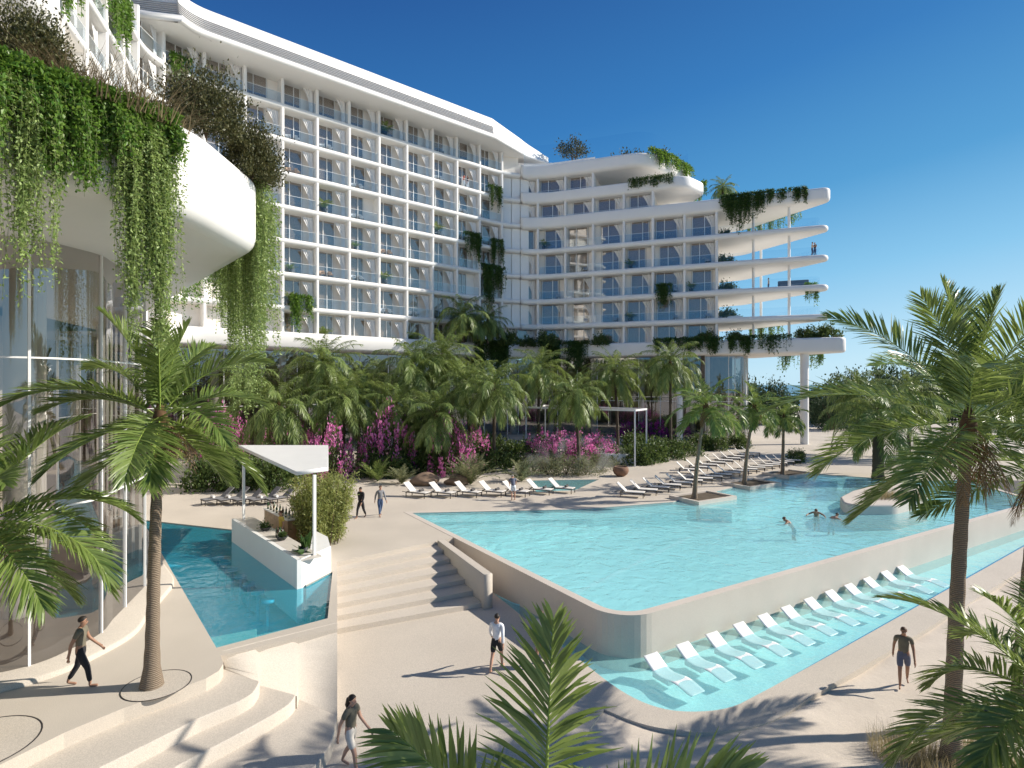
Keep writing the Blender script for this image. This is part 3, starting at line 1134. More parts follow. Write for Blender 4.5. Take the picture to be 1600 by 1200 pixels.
# ground floor glazing
def curtainwall(parent, line, z0, z1, step, trans, name='lobby_glass', mul=.07, start=0.0):
    b = MB()
    b.wall(line, z0, z1, smooth=True)
    g = b.build(name, M['lobby'], parent)
    b = MB()
    acc, nxt = 0, start
    for i in range(1, len(line)):
        a, c = line[i - 1], line[i]
        L = (c - a).length
        while nxt <= acc + L:
            p = a.lerp(c, (nxt - acc) / L)
            d = (c - a).normalized()
            b.box((p.x, p.y, (z0 + z1) / 2), (mul, mul * 1.6, z1 - z0), rz=math.atan2(d.y, d.x))
            nxt += step
        acc += L
    for z in trans:
        sweep(b, line, [(-mul * .5, z - mul * .4), (mul * .6, z - mul * .4), (mul * .6, z + mul * .4), (-mul * .5, z + mul * .4)], 0, smooth=False)
    b.build('mullion', M['paint'], g)
    return g
gl1 = offset(sub(18, sseam), -2.2)
curtainwall(longw, gl1, 0.0, BASEB, 3.9, (5.2,))
gr1 = offset(sub(sseam + .2, s_of(fr(27))), -2.2) + [fr(31.5) - fnor * 2.6, Vector((31.6, 80.5)), Vector((29, 86))]
gr1 = fillet(gr1, [0] * (len(gr1) - 3) + [2.5, 2, 0], 6, closed=False)
curtainwall(endw, gr1, 0.0, BASEB, 3.0, (5.2,))
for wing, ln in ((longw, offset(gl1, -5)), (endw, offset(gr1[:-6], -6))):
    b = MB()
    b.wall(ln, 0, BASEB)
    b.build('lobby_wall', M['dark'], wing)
    acc = 0
    for i in range(1, len(ln)):
        a, c = ln[i - 1], ln[i]
        L = (c - a).length
        k = 0
        while acc <= L:
            p = a.lerp(c, acc / L)
            n = Vector(((c - a).y, -(c - a).x)).normalized() * 3.4
            b = MB()
            b.lathe((p.x + n.x, p.y + n.y, 0), [(.4, 0), (.4, BASEB)], 12)
            b.build('lobby_column', M['white'], wing)
            acc += 7.2
        acc -= L

# ------------------------------------------------------------------ near pavilion on the left
pav = thing('lobby_pavilion', 'white pavilion with curved lobby glass and a big overhanging planted terrace', 'building', (-16, 18, 0))
near = [Vector((-42, 3.5)), Vector((-17, 4.2)), Vector((-10.2, 9.4)), Vector((-7.4, 13.2)), Vector((-7.55, 17.2)), Vector((-21.2, 33.2)), Vector((-29, 42.5)), Vector((-50, 42))]
neart = fillet(near, [0, 6, 5, 3.5, 1.6, 0, 0, 0], 9)
b = MB()
b.slab(neart, BASEB, 13.62, .25, 6, rb=.5)
b.build('terrace_slab', M['white'], pav)
up = [Vector((-42, 4.5)), Vector((-13.5, 7.5)), Vector((-10.9, 13.9)), Vector((-13.6, 17.3)), Vector((-33, 40)), Vector((-50, 40))]
b = MB()
b.slab(fillet(up, [0, 6, 2.5, 3, 0, 0], 9), 16.4, 18.3, .25, 5, rb=.7)
b.build('upper_slab', M['white'], pav)
b = MB()
b.wall(fillet([Vector((-40, 8)), Vector((-16, 10)), Vector((-15.0, 17)), Vector((-30, 36))], [0, 4, 2.5, 0], 8, closed=False), 13.5, 16.45, smooth=True)
b.build('upper_wall', M['room'], pav)
# lobby glass: ground line read off the plan
gline = [Vector((-24, 11.5)), G(0, 1052, .15).to_2d(), G(70, 1034, .15).to_2d(), G(160, 990, .15).to_2d(), G(176, 968, .15).to_2d(), Vector((-13.6, 21.5)), Vector((-27, 37.5)), Vector((-33, 47))]
gline = fillet(gline, [0, 2, 2, 2.2, 1.2, 3, 3, 0], 7, closed=False)
curtainwall(pav, gline, .15, BASEB + .05, 2.1, (4.2, 8.3), mul=.06, start=sum((gline[i] - gline[i - 1]).length for i in range(1, len(gline)) if gline[i].y < 15.25 and i < 30) % 2.1)
kerb = offset(gline[:-1], .9)
b = MB()
sweep(b, gline[:-1], [(-.2, 0.003), (-.2, .15), (.02, .15), (.85, .145), (.9, .12), (.92, 0.003)], 0)
b.build('plinth', M['step'], pav)
inn = [p for p in gline] + [Vector((-60, 47)), Vector((-60, 11.5))]
b = MB()
b.poly(inn, .152)
b.build('lobby_floor', M['floorwood'], pav)
b = MB()
b.wall([Vector((-19, 6)), Vector((-23, 14)), Vector((-23, 24)), Vector((-34, 40))], .15, BASEB)
b.build('lobby_wall', M['room'], pav)
for x, y in ((-16.5, 16), (-17.5, 21), (-15.9, 18.6)):
    b = MB()
    b.lathe((x, y, .15), [(.42, 0), (.42, BASEB)], 20)
    b.build('lobby_column', M['white'], pav)
b = MB()
for k in range(5):
    b.box((-19.6 - k * .35, 15.0, .25 + k * .17), (.36, 7, .2 + k * .34))
b.build('lobby_step', M['floorwood'], pav)

# ------------------------------------------------------------------ plants: generators
def unit(a):
    return a / np.maximum(1e-9, np.linalg.norm(a, axis=-1, keepdims=True))

def frond(mb, rg, L, az, el, droop, npair=40, ll=.55, lw=.035, sag=.35, vf=.5, rows=4, twist=0.0, t0=.14, mi=0, ri=1, rr=.018, ang0=68, ang1=24, org=(0, 0, 0)):
    "one pinnate palm leaf: arched stalk with two ranks of hanging leaflets"
    n = 13
    t = np.linspace(0, 1, n)
    e = el - droop * t ** 1.35
    D = np.stack([np.cos(e) * math.sin(az), np.cos(e) * math.cos(az), np.sin(e)], 1)
    P = np.zeros((n, 3))
    P[1:] = np.cumsum((D[1:] + D[:-1]) / 2, 0) * L / (n - 1)
    P += np.array(org)
    mb.tube([Vector(p) for p in P], list(rr * (1.15 - t)), 4, ri, cap=False)
    tt = np.linspace(t0, .99, npair)
    S0 = np.array([math.cos(az), -math.sin(az), 0])
    for sgn in (-1, 1):
        ti = np.clip(tt + rg.normal(0, .004, npair), t0, .995)
        B = np.stack([np.interp(ti, t, P[:, k]) for k in range(3)], 1)
        T = unit(np.stack([np.interp(ti, t, D[:, k]) for k in range(3)], 1))
        S = np.repeat(S0[None], npair, 0)
        U = np.cross(S, T)
        U *= np.where(U[:, 2:3] < 0, -1, 1) if abs(el) < 1.2 else 1
        tw = twist
        S, U = S * math.cos(tw) + U * math.sin(tw), U * math.cos(tw) - S * math.sin(tw)
        u = (ti - t0) / (1 - t0)
        ln = ll * np.sin(np.pi * (.14 + .80 * u)) ** .7 * rg.uniform(.88, 1.08, npair)
        a = np.radians(ang0 + (ang1 - ang0) * u + rg.normal(0, 4, npair))[:, None]
        v = vf + rg.normal(0, .12, npair)[:, None]
        d = unit(np.cos(a) * T + np.sin(a) * (sgn * S * np.cos(v) + U * np.sin(v)))
        W = unit(T - d * np.sum(T * d, 1, keepdims=True))
        W = unit(W + rg.normal(0, .25, W.shape))
        ws = np.linspace(0, 1, rows)
        wp = np.interp(ws, [0, .3, .7, 1], [.45, 1, .75, .06])
        sg = sag * rg.uniform(.5, 1.3, npair)[:, None]
        V = np.zeros((npair, rows, 2, 3))
        for k in range(rows):
            c = B + d * (ln[:, None] * ws[k])
            c[:, 2:] -= sg * ln[:, None] * ws[k] ** 2
            V[:, k, 0] = c + W * lw * wp[k] / 2
            V[:, k, 1] = c - W * lw * wp[k] / 2
        idx = np.arange(npair * rows * 2).reshape(npair, rows, 2)
        F = np.stack([idx[:, :-1, 0], idx[:, :-1, 1], idx[:, 1:, 1], idx[:, 1:, 0]], -1).reshape(-1, 4)
        mb.addnp(V, F, mi, False)

def crown(seed, n, L, ll, lw, npair, el_hi=82, el_lo=-45, droop=(45, 75), sag=.4, husk=0, rows=4, vf=.5, rr=.02, pw=.85):
    rg = np.random.RandomState(seed)
    mb = MB()
    for i in range(n):
        u = (i + .5) / n
        el = math.radians(el_hi + (el_lo - el_hi) * u ** pw + rg.normal(0, 5))
        dr = math.radians(droop[0] + (droop[1] - droop[0]) * math.sin(math.pi * min(1, u * 1.1)) + rg.normal(0, 6))
        if el < -.3: dr *= .5
        az = i * 2.39996 + rg.normal(0, .15)
        frond(mb, rg, L * rg.uniform(.85, 1.08) * (0.8 + .2 * math.sin(math.pi * u)), az, el, dr, npair, ll, lw, sag, vf, rows, twist=rg.normal(0, .25), rr=rr)
    for i in range(husk):
        frond(mb, rg, L * rg.uniform(.28, .5), rg.uniform(0, 6.28), math.radians(rg.uniform(-75, -35)), .3, 16, ll * .45, lw * .7, .6, .2, 3, mi=2, ri=2, rr=rr)
    # fibre sheath at the heart
    mb.lathe((0, 0, 0), [(.05, -.5), (.17, -.35), (.2, -.1), (.12, .2), (.04, .45)], 9, 3)
    return mb

PALMATS = [M['palm'], M['rachis'], M['husk'], M['fibre']]
DATEMATS = [M['palmdark'], M['rachisd'], M['husk'], M['fibre']]
def trunk_mb(H, lean=(0, 0), r0=.16, r1=.11, flare=1.5, seg=26, curve=.6):
    mb = MB()
    pts, rad = [], []
    for i in range(seg + 1):
        v = i / seg
        x = lean[0] * (v * (1 - curve) + curve * v * v)
        y = lean[1] * (v * (1 - curve) + curve * v * v)
        pts.append((x, y, v * H))
        r = r0 + (r1 - r0) * v + r0 * (flare - 1) * math.exp(-v * H / .35)
        rad.append(r * (1 + .035 * (1 if i % 2 else -1)))
    mb.tube(pts, rad, 12)
    return mb
crowns = {}
def palm(name, label, loc, H, key, maker, mats, scale=1.0, lean=(0, 0), r0=.15, r1=.1, flare=1.5, rz=0.0, tm=None, group=None, cat='palm tree'):
    t = thing(name, label, cat, loc, 0, group)
    mb = trunk_mb(H, lean, r0, r1, flare)
    o = mb.build('trunk', tm or M['trunk'], None)
    o.parent = t
    if key not in crowns:
        c = maker().build('crown', mats)
        crowns[key] = c
    else:
        c = crowns[key].copy()
        C.objects.link(c)
    c.parent = t
    c.location = (lean[0], lean[1], H)
    c.rotation_euler = (0, 0, rz)
    c.scale = (scale,) * 3
    return t

def leafquads(mb, rg, P, D, l, w, mi=0):
    n = len(P)
    D = unit(D)
    W = unit(np.cross(D, rg.normal(0, 1, (n, 3))))
    l = l * rg.uniform(.45, 1.3, n)[:, None]
    w = w * rg.uniform(.7, 1.2, n)[:, None]
    N_ = np.cross(D, W)
    V = np.stack([P, P + D * l * .45 + W * w / 2 + N_ * w * .12, P + D * l, P + D * l * .45 - W * w / 2 + N_ * w * .12], 1)
    F = np.arange(n * 4).reshape(n, 4)
    mb.addnp(V, F, mi, False)

def blob(rg, n, rx, ry, rz, clumps, spread=.28, hollow=.35):
    "leaf positions: clumps scattered through an ellipsoid sitting on z = 0"
    c = unit(rg.normal(0, 1, (clumps, 3))) * (rg.uniform(hollow, 1, (clumps, 1)) ** .6)
    c[:, 2] = np.abs(c[:, 2]) * 1.0
    k = rg.randint(0, clumps, n)
    sz = rg.uniform(.6, 1.4, clumps)[k][:, None]
    p = c[k] + rg.normal(0, spread, (n, 3)) * sz
    out = p - c[k] * .4
    p = p * np.array([rx, ry, rz])
    p[:, 2] = np.abs(p[:, 2])
    return p, out

def bush_mb(seed, rx, ry, rz, n, l, w, clumps=26, spread=.2, flowers=0, fl=.09, up=.3, hollow=.35):
    rg = np.random.RandomState(seed)
    f = MB()
    P, O = blob(rg, n, rx, ry, rz, clumps, spread, hollow)
    leafquads(f, rg, P, unit(O) * .8 + rg.normal(0, .7, (n, 3)) + np.array([0, 0, up]), l, w)
    fm = None
    if flowers:
        fm = MB()
        nc = max(6, flowers // 26)
        c = unit(rg.normal(0, 1, (nc, 3)))
        c[:, 2] = np.abs(c[:, 2])
        c *= rg.uniform(.85, 1.16, (nc, 1))
        k = rg.randint(0, nc, flowers)
        sp = rg.normal(0, 1, (flowers, 3)) * np.array([.06, .06, .10])
        p = (c[k] + sp) * np.array([rx, ry, rz])
        p[:, 2] = np.abs(p[:, 2])
        leafquads(fm, rg, p, rg.normal(0, 1, (flowers, 3)) + np.array([0, 0, .6]), fl, fl * .9)
    s = MB()
    for i in range(7):
        a = rg.uniform(0, 6.28)
        s.tube([(0, 0, 0), (math.cos(a) * rx * .25, math.sin(a) * ry * .25, rz * .45), (math.cos(a) * rx * .6, math.sin(a) * ry * .6, rz * rg.uniform(.7, .95))], [.035, .025, .008], 5)
    return f, s, fm
bushes = {}
def shrub(name, label, loc, key, args, m, scale=1.0, rz=0, cat='shrub', flowerm=None, group=None):
    if key not in bushes:
        f, s, fm = bush_mb(*args[0], **args[1])
        t = thing(name, label, cat, (0, 0, 0), 0, group)
        f.build('foliage', m, t)
        s.build('stem', M['wood2'], t)
        if fm: fm.build('blossom', flowerm, t)
        bushes[key] = t
        t.location = loc
        t.scale = (scale,) * 3 if not hasattr(scale, '__len__') else scale
        t.rotation_euler = (0, 0, rz)
        return t
    t = dup(bushes[key], loc, rz, label, scale, group)
    t['category'] = cat
    if name != t.name.split('.')[0]: t.name = name
    return t

def along(line, s):
    acc = 0
    for i in range(1, len(line)):
        a, b = Vector(line[i - 1]), Vector(line[i])
        L = (b - a).length
        if s <= acc + L or i == len(line) - 1:
            f = min(1, max(0, (s - acc) / L))
            d = (b - a).normalized()
            return a.lerp(b, f), Vector((d.y, -d.x, 0)).normalized()
        acc += L
def vine(label, line, strands, length, l, w, m, seed=1, out=.12, bulge=.25, step=None, top=.3, name='hanging_vine', group=None, sway=.05, mound=.25):
    "cascade: strands of leaves hang from a rim line; length(u, rg) gives each strand its drop"
    rg = np.random.RandomState(seed)
    line = [Vector(p) for p in line]
    tot = sum((line[i] - line[i - 1]).length for i in range(1, len(line)))
    step = step or l * .42
    PP, DD = [], []
    st = MB()
    ncl = max(3, int(tot / (.32 if l < .2 else .8)))
    cl = rg.uniform(0, 1, ncl)
    cf = rg.uniform(.5, 1.12, ncl)
    for k in range(strands):
        if rg.uniform() < .72:        # most strands gather in ropes, each with its own reach
            j = rg.randint(ncl)
            u = float(np.clip(cl[j] + rg.normal(0, .085 if l < .2 else .2) / tot, 0, 1))
            reach = cf[j]
        else:
            u, reach = rg.uniform(0, 1), .8
        p, n = along(line, u * tot)
        p, n = np.array(p), np.array(n)
        Ls = max(.1, length(u, rg) * reach)
        m_ = max(3, int(Ls / step))
        v = np.linspace(0, 1, m_) + rg.normal(0, .3 / m_, m_)
        o0 = rg.uniform(.02, out + bulge * rg.uniform(0, 1))
        tx = np.cross(n, [0, 0, 1])
        ph = rg.uniform(0, 6.28)
        q = p[None] + n[None] * (o0 * np.minimum(1, np.sqrt(np.clip(v * Ls / .6, 0, 1))))[:, None]
        q = q + tx[None] * (sway * np.sin(v * Ls * 1.7 + ph))[:, None]
        q[:, 2] -= np.clip(v, 0, 1) * Ls
        q[:, 2] += mound * np.clip(1 - v * Ls / .5, 0, 1) * rg.uniform(0, 1)
        st.tube([Vector(q[0]), Vector(q[m_ // 3]), Vector(q[2 * m_ // 3]), Vector(q[-1])], .0035 if l < .2 else .012, 3, 1, cap=False)
        keep = rg.uniform(0, 1, m_) > .35 * np.clip(v, 0, 1) ** 2
        q = q[keep]
        PP.append(q + rg.normal(0, l * .22, q.shape))
        DD.append(n[None] * .55 + np.array([0, 0, -.55]) + rg.normal(0, .6, q.shape))
    # a cushion of leaves over the rim
    nt_ = int(strands * 10 * top)
    for k in range(nt_):
        p, n = along(line, rg.uniform(0, tot))
        p, n = np.array(p), np.array(n)
        PP.append((p + n * rg.uniform(-.4, out) + np.array([0, 0, rg.uniform(-.1, mound)]))[None])
        DD.append((n * .5 + rg.normal(0, .6, 3) + np.array([0, 0, .2]))[None])
    mb = MB()
    P, D = np.concatenate(PP), np.concatenate(DD)
    leafquads(mb, rg, P, D, l, w)
    mb.V += st.V
    mb.F += [(f + mb.n, mi, sm) for f, mi, sm in st.F]
    mb.n += st.n
    o = mb.build(name, [m, M['rachisd']], None, loc=tuple(line[0]))
    return tag(o, label, 'vine', group)

def grass_mb(seed, n, h, r, wd=.012, lean=.6):
    rg = np.random.RandomState(seed)
    mb = MB()
    a = rg.uniform(0, 6.28, n)
    rad = r * np.sqrt(rg.uniform(0, 1, n)) * .5
    P = np.stack([np.cos(a) * rad, np.sin(a) * rad, np.zeros(n)], 1)
    hh = h * rg.uniform(.5, 1.1, n)
    a2 = a + rg.normal(0, .8, n)
    ln = lean * rg.uniform(.2, 1.2, n)
    Dh = np.stack([np.cos(a2), np.sin(a2), np.zeros(n)], 1)
    W = np.stack([-np.sin(a2), np.cos(a2), np.zeros(n)], 1) * wd
    V = np.zeros((n, 4, 2, 3))
    for k, v in enumerate((0, .4, .75, 1)):
        c = P + Dh * (ln * hh * v ** 1.8)[:, None]
        c[:, 2] += hh * (v - .25 * ln * v ** 2.5)
        V[:, k, 0] = c + W * (1 - v * .92) / 2
        V[:, k, 1] = c - W * (1 - v * .92) / 2
    idx = np.arange(n * 8).reshape(n, 4, 2)
    F = np.stack([idx[:, :-1, 0], idx[:, :-1, 1], idx[:, 1:, 1], idx[:, 1:, 0]], -1).reshape(-1, 4)
    mb.addnp(V, F)
    return mb

# ------------------------------------------------------------------ palms
mk_coco = lambda: crown(11, 20, 3.35, .85, .045, 84, 88, -50, (18, 66), .22, 18, pw=1.15)
mk_cocoR = lambda: crown(29, 19, 4.7, 1.1, .048, 92, 88, -50, (10, 56), .2, 12, pw=1.3)
mk_edge = lambda: crown(5, 22, 3.2, .85, .045, 76, 80, -50, (35, 75), .28, 8)
mk_pool = lambda: crown(17, 20, 2.7, .72, .075, 36, 84, -50, (45, 85), .45, 4, rows=3)
mk_date = lambda: crown(23, 44, 4.6, .75, .07, 50, 86, -55, (55, 95), .7, 6, rows=3, vf=.25)
mk_date2 = lambda: crown(31, 40, 4.2, .7, .07, 46, 84, -55, (60, 100), .8, 4, rows=3, vf=.2)

p = G(237, 1072)
palm('coconut_palm', 'coconut palm with slim ringed trunk on the deck in front of the curved lobby glass', p, 6.75, 'coco', mk_coco, PALMATS, 1.0, (.12, .15), .17, .105, 1.7, rz=.6)
p = G(-40, 1166)
palm('coconut_palm', 'palm whose fronds reach in over the lobby glass from the left border', p, 4.7, 'edge', mk_edge, PALMATS, 1.0, (.1, 0), .17, .1, 1.6, rz=1.1)
p = G(1487, 1190, -1.45)
palm('coconut_palm', 'tall coconut palm on the sand at the right with a broad crown against the sky', p, 8.15, 'cocoR', mk_cocoR, PALMATS, .93, (.48, .1), .19, .12, 1.5, rz=.3)
p = G(1592, 1128, -1.45)
palm('coconut_palm', 'palm at the right border behind the tall one on the sand', p, 6.9, 'cocoR', mk_cocoR, PALMATS, .85, (.9, .3), .2, .13, 1.4, rz=2.4)
p = PY(1660, 9.5, -1.45)
palm('coconut_palm', 'low palm whose fronds hang in at the bottom right corner', p, 3.7, 'edge', mk_edge, PALMATS, .95, (0, 0), .17, .1, 1.6, rz=4.0)
# young palm right below the viewpoint
t = thing('young_palm', 'young palm in the foreground with upright bright fronds at the bottom edge', 'palm tree', (0.27, 5.0, -1.45))
rg = np.random.RandomState(3)
mb = MB()
for az, el, L, dr, tw, ll in ((.35, 86, 2.4, 9, .1, .82), (-1.45, 56, 2.0, 22, 1.25, .8), (-1.5, 34, 1.85, 40, 1.0, .7), (1.5, 46, 2.2, 36, -.9, .75), (1.2, 5, 1.9, 40, -.5, .7), (.5, 30, 1.3, 30, .2, .6), (-.7, 25, 1.4, 30, .4, .6), (2.6, 40, 1.6, 60, 0, .6), (-2.5, 35, 1.5, 60, 0, .6)):
    frond(mb, rg, L, az, math.radians(el), math.radians(dr), 64, ll, .042, .22, .35, 4, twist=tw, rr=.022)
mb.lathe((0, 0, 0), [(.05, -.5), (.16, -.35), (.18, -.1), (.1, .2), (.03, .4)], 9, 3)
c = mb.build('crown', PALMATS)
c.parent = t
c.location = (0, 0, 4.5)
o = trunk_mb(4.5, (0, 0), .15, .1).build('trunk', M['trunk'])
o.parent = t
# palms in the pool planters
PLANT = [((1085, 781), 'nearest the viewer', 635, 1.08), ((1163, 759), 'in the middle', 636, 1.0), ((1223, 743), 'farthest away', 652, .9)]
for i, ((px, py), txt, cy, sc) in enumerate(PLANT):
    p = G(px, py)
    H = ZY(cy, p.y)
    q = (-.8, .25), (.9, .1), (.3, 0)
    q = (.75, .0), (.85, .2), (.1, 0)
    palm('pool_palm', 'small palm in a square pool planter, the one %s' % txt, (p.x, p.y, .0), H, 'pool', mk_pool, PALMATS, sc, q[i], .15, .09, 1.6, rz=i * 1.7 + .4, group='palms in the pool planters')
    t = thing('square_planter', 'square stone pool planter holding the small palm %s' % txt, 'planter', (p.x + .35, p.y, -1.2), 0, 'square planters in the pool')
    b = MB()
    sx = ur * 2.1
    sy = Vector((-ur.y, ur.x)) * 1.25
    c0 = p.to_2d() + ur * .55
    sq = [c0 - sx * .75 - sy, c0 + sx - sy, c0 + sx + sy, c0 - sx * .75 + sy]
    b.prism(sq, -1.68, .20, holes=[offset(sq, -.22 if area(sq) > 0 else .22, True)], bottom=False)
    b.build('box', M['poolwall'], t)
    b = MB()
    b.poly(offset(sq, -.2 if area(sq) > 0 else .2, True), .10)
    b.build('soil', M['soil'], t)

GARDEN = [  # px, depth, crown py, scale, key, what singles it out
    (507, 53, 578, 1.05, 'date', 'leftmost tall palm in the garden, against the white base band'),
    (442, 47, 640, 1.0, 'date2', 'low bushy palm beside the white bar canopy'),
    (536, 50, 628, .95, 'date', 'palm with drooping fronds right of the bar canopy'),
    (652, 55, 578, 1.1, 'date2', 'broad palm in the garden middle, in front of the lobby glass'),
    (690, 58, 565, 1.1, 'date', 'tall palm in the garden thicket whose top covers the white base band'),
    (622, 51, 640, .9, 'date2', 'low palm above the left garden path'),
    (735, 54, 605, .95, 'date', 'dark palm in the thick of the garden behind the magenta bushes'),
    (772, 50, 612, .95, 'date2', 'palm with a leaning dark trunk left of the white pergola'),
    (690, 49, 655, .9, 'date', 'low wide palm above the spiky grey shrubs'),
    (842, 62, 585, 1.0, 'date', 'dark palm in front of the shaded lobby under the hanging vines'),
    (905, 52, 622, .85, 'date2', 'single palm rising out of the pink bushes by the pergola'),
    (966, 63, 588, .95, 'date', 'palm behind the pergola against the dark lobby glass'),
    (1048, 60, 572, .95, 'date2', 'curved palm beside the purple bush in front of the lobby'),
    (560, 58, 600, 1.0, 'date2', 'palm at the back of the garden left of the lobby panes'),
    (395, 50, 600, .8, 'date', 'palm top rising beside the hanging vine curtain'),
]
for i, (px, Y, cy, sc, key, txt) in enumerate(GARDEN):
    p = PY(px, Y)
    H = ZY(cy, Y) + .35
    sc *= 1.08
    palm('date_palm', txt, (p.x, p.y, 0), H, key, mk_date if key == 'date' else mk_date2, DATEMATS, sc, (rnd.uniform(-.5, .5), 0), .17, .13, 1.2, rz=i * 1.3, tm=M['trunkdark'], group='palms of the hotel garden')
for px, Y, cy, sc, txt in ((724, 76, 492, 1.15, 'larger of two palms standing on the base terrace in the inner corner'), (762, 78, 500, .95, 'smaller of two palms standing on the base terrace in the inner corner')):
    p = PY(px, Y)
    palm('date_palm', txt, (p.x, p.y, BASET - .3), ZY(cy, Y) - BASET + .2, 'date2', mk_date2, DATEMATS, sc, (0, 0), .17, .12, 1.2, rz=px, tm=M['trunkdark'], group='palms on the base terrace')
p = G(1372, 748)
palm('date_palm', 'weeping palm with long hanging fronds at the far pool end', (p.x, p.y, 0), 5.2, 'date', mk_date, [M['palmdark']] * 4, 1.1, (0, 0), .42, .36, 1.2, rz=.5, tm=M['trunkdark'])
p = PY(1340, 62)
palm('date_palm', 'palm behind the weeping one, right of the round column', (p.x, p.y, 0), 7.0, 'date2', mk_date2, DATEMATS, 1.0, (0, 0), .2, .15, 1.2, rz=2.5, tm=M['trunkdark'])
p = PY(1420, 58)
palm('date_palm', 'palm seen between the weeping palm and the tall coconut palm', (p.x, p.y, 0), 6.6, 'date', mk_date, DATEMATS, 1.05, (0, 0), .2, .15, 1.2, rz=4.5, tm=M['trunkdark'])
p = PY(1540, 60)
palm('date_palm', 'palm half hidden behind the crown of the tall coconut palm', (p.x, p.y, 0), 5.0, 'date2', mk_date2, DATEMATS, 1.1, (0, 0), .2, .15, 1.2, rz=1.5, tm=M['trunkdark'])

# ------------------------------------------------------------------ vines
zt = 13.66
edge = [p for p in neart]
def seg_of(poly, y0, y1, x_min=-1e9):
    return [Vector((p.x, p.y, zt)) for p in poly if y0 <= p.y <= y1 and p.x > x_min]
front = sorted([p for p in neart if 7.5 < p.y < 15.0 and p.x > -14.5 and p.x < -6], key=lambda p: p.y)
front = [Vector((p.x, p.y, zt)) for p in front]
def near_len(u, rg):
    Y = 7.6 + u * 7.0
    base = np.interp(u, [0, .30, .50, .58, .64, .72, .78, .86, 1.0], [5.2, 5.2, 4.8, 4.2, 2.2, 2.0, 3.9, 3.6, .3])
    return base * rg.uniform(.35, 1.0) ** .6
tot = sum((front[i] - front[i - 1]).length for i in range(1, len(front)))
def sub_line(line, s0, s1, n=14):
    return [along(line, s0 + (s1 - s0) * k / n)[0] for k in range(n + 1)]
def px_of(p): return 800 + p.x / p.y * FPX
def s_px(px):
    best = None
    for k in range(400):
        s = tot * k / 400
        q = along(front, s)[0]
        if px_of(q) >= px: return s
    return tot
sL, sA, sB, sC, sD = s_px(-140), s_px(92), s_px(170), s_px(268), s_px(300)
vine('thick green vine cascade in front of the lobby glass at the left border', [p - Vector((0, 0, .4)) for p in sub_line(front, sL, sA)], 560, lambda u, rg: (5.6 - .6 * u) * rg.uniform(.12, 1.0) ** .85, .095, .045, M['vinepale'], 1, .2, .35, mound=.0)
vine('short dark vine fringe between the two long cascades of the terrace', [p - Vector((0, 0, .4)) for p in sub_line(front, sA - .1, sB + .1)], 240, lambda u, rg: 2.5 * rg.uniform(.2, 1.0), .10, .052, M['vine'], 2, .15, .3, mound=.0)
vine('pale green vine cascade hanging over the bare white terrace corner', [p - Vector((0, 0, .4)) for p in sub_line(front, sB, sC)], 420, lambda u, rg: 4.8 * rg.uniform(.12, 1.0) ** .8, .095, .045, M['vinepale'], 3, .15, .3, mound=.0)
vine('dark leafy blanket over the terrace rim above the pale cascades', [p - Vector((0, 0, .22)) for p in sub_line(front, sL, sC)], 820, lambda u, rg: rg.uniform(.3, 2.3 - 1.2 * u), .115, .066, M['vine'], 4, .3, .38, mound=.22, top=.8)
back_e = [Vector((-7.5, 17.0, zt)), Vector((-9.3, 19.3, zt)), Vector((-11.6, 22.0, zt))]
vine('long vine curtain falling behind the white terrace corner', back_e, 600, lambda u, rg: (7.0 - 1.2 * u) * rg.uniform(.15, 1.0) ** .7, .10, .05, M['vinepale'], 5, .35, .55, mound=.3)
back_e = [Vector((-11.4, 21.8, zt)), Vector((-15, 26.0, zt)), Vector((-19.5, 31.2, zt))]
vine('shorter vine fringe under the receding edge of the white terrace', back_e, 300, lambda u, rg: (3.6 - 1.0 * u) * rg.uniform(.3, 1.0), .13, .065, M['vine'], 6, .2, .4, mound=.3)
def wing_line(px0, px1, z, out=.1, n=6):
    res = []
    for k in range(n + 1):
        px = px0 + (px1 - px0) * k / n
        best = min((abs(px_of(at_s(s / 5)) - px), s / 5) for s in range(int(s751 * 5) - 300 if px < 150 else 0, int(cum[-1] * 5)) if at_s(s / 5).y > 20)
        s = best[1]
        p, q = at_s(s), at_s(s + .1)
        d = (q - p).normalized()
        p = p + Vector((d.y, -d.x)) * out
        res.append(Vector((p.x, p.y, z)))
    return res
WV = [  # px0, px1, floor z, drop, strands, seed, label, material
    (268, 300, FL[7] + .95, 2.6, 60, 11, 'small vine over a top floor balcony rail near the left end of the roof', 'vine'),
    (452, 488, FL[1] + .95, 3.8, 80, 12, 'vine falling from a low balcony of the long wing beside the vine curtain', 'vine'),
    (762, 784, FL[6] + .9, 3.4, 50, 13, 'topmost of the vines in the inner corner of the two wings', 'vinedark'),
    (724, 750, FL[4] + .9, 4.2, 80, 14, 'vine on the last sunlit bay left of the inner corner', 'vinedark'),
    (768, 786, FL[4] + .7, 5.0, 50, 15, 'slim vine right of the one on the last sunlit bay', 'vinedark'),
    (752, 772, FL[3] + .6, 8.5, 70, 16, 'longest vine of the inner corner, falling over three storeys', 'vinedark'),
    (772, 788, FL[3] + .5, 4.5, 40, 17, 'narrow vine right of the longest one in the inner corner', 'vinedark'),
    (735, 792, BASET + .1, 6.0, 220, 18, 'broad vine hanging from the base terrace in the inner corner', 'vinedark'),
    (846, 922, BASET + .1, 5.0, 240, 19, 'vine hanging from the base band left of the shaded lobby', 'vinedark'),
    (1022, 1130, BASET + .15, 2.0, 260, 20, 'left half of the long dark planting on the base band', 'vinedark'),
    (1026, 1052, FL[2] + .95, 4.0, 60, 22, 'vine over a shaded balcony in the middle of the stepped wing', 'vinedark'),
]
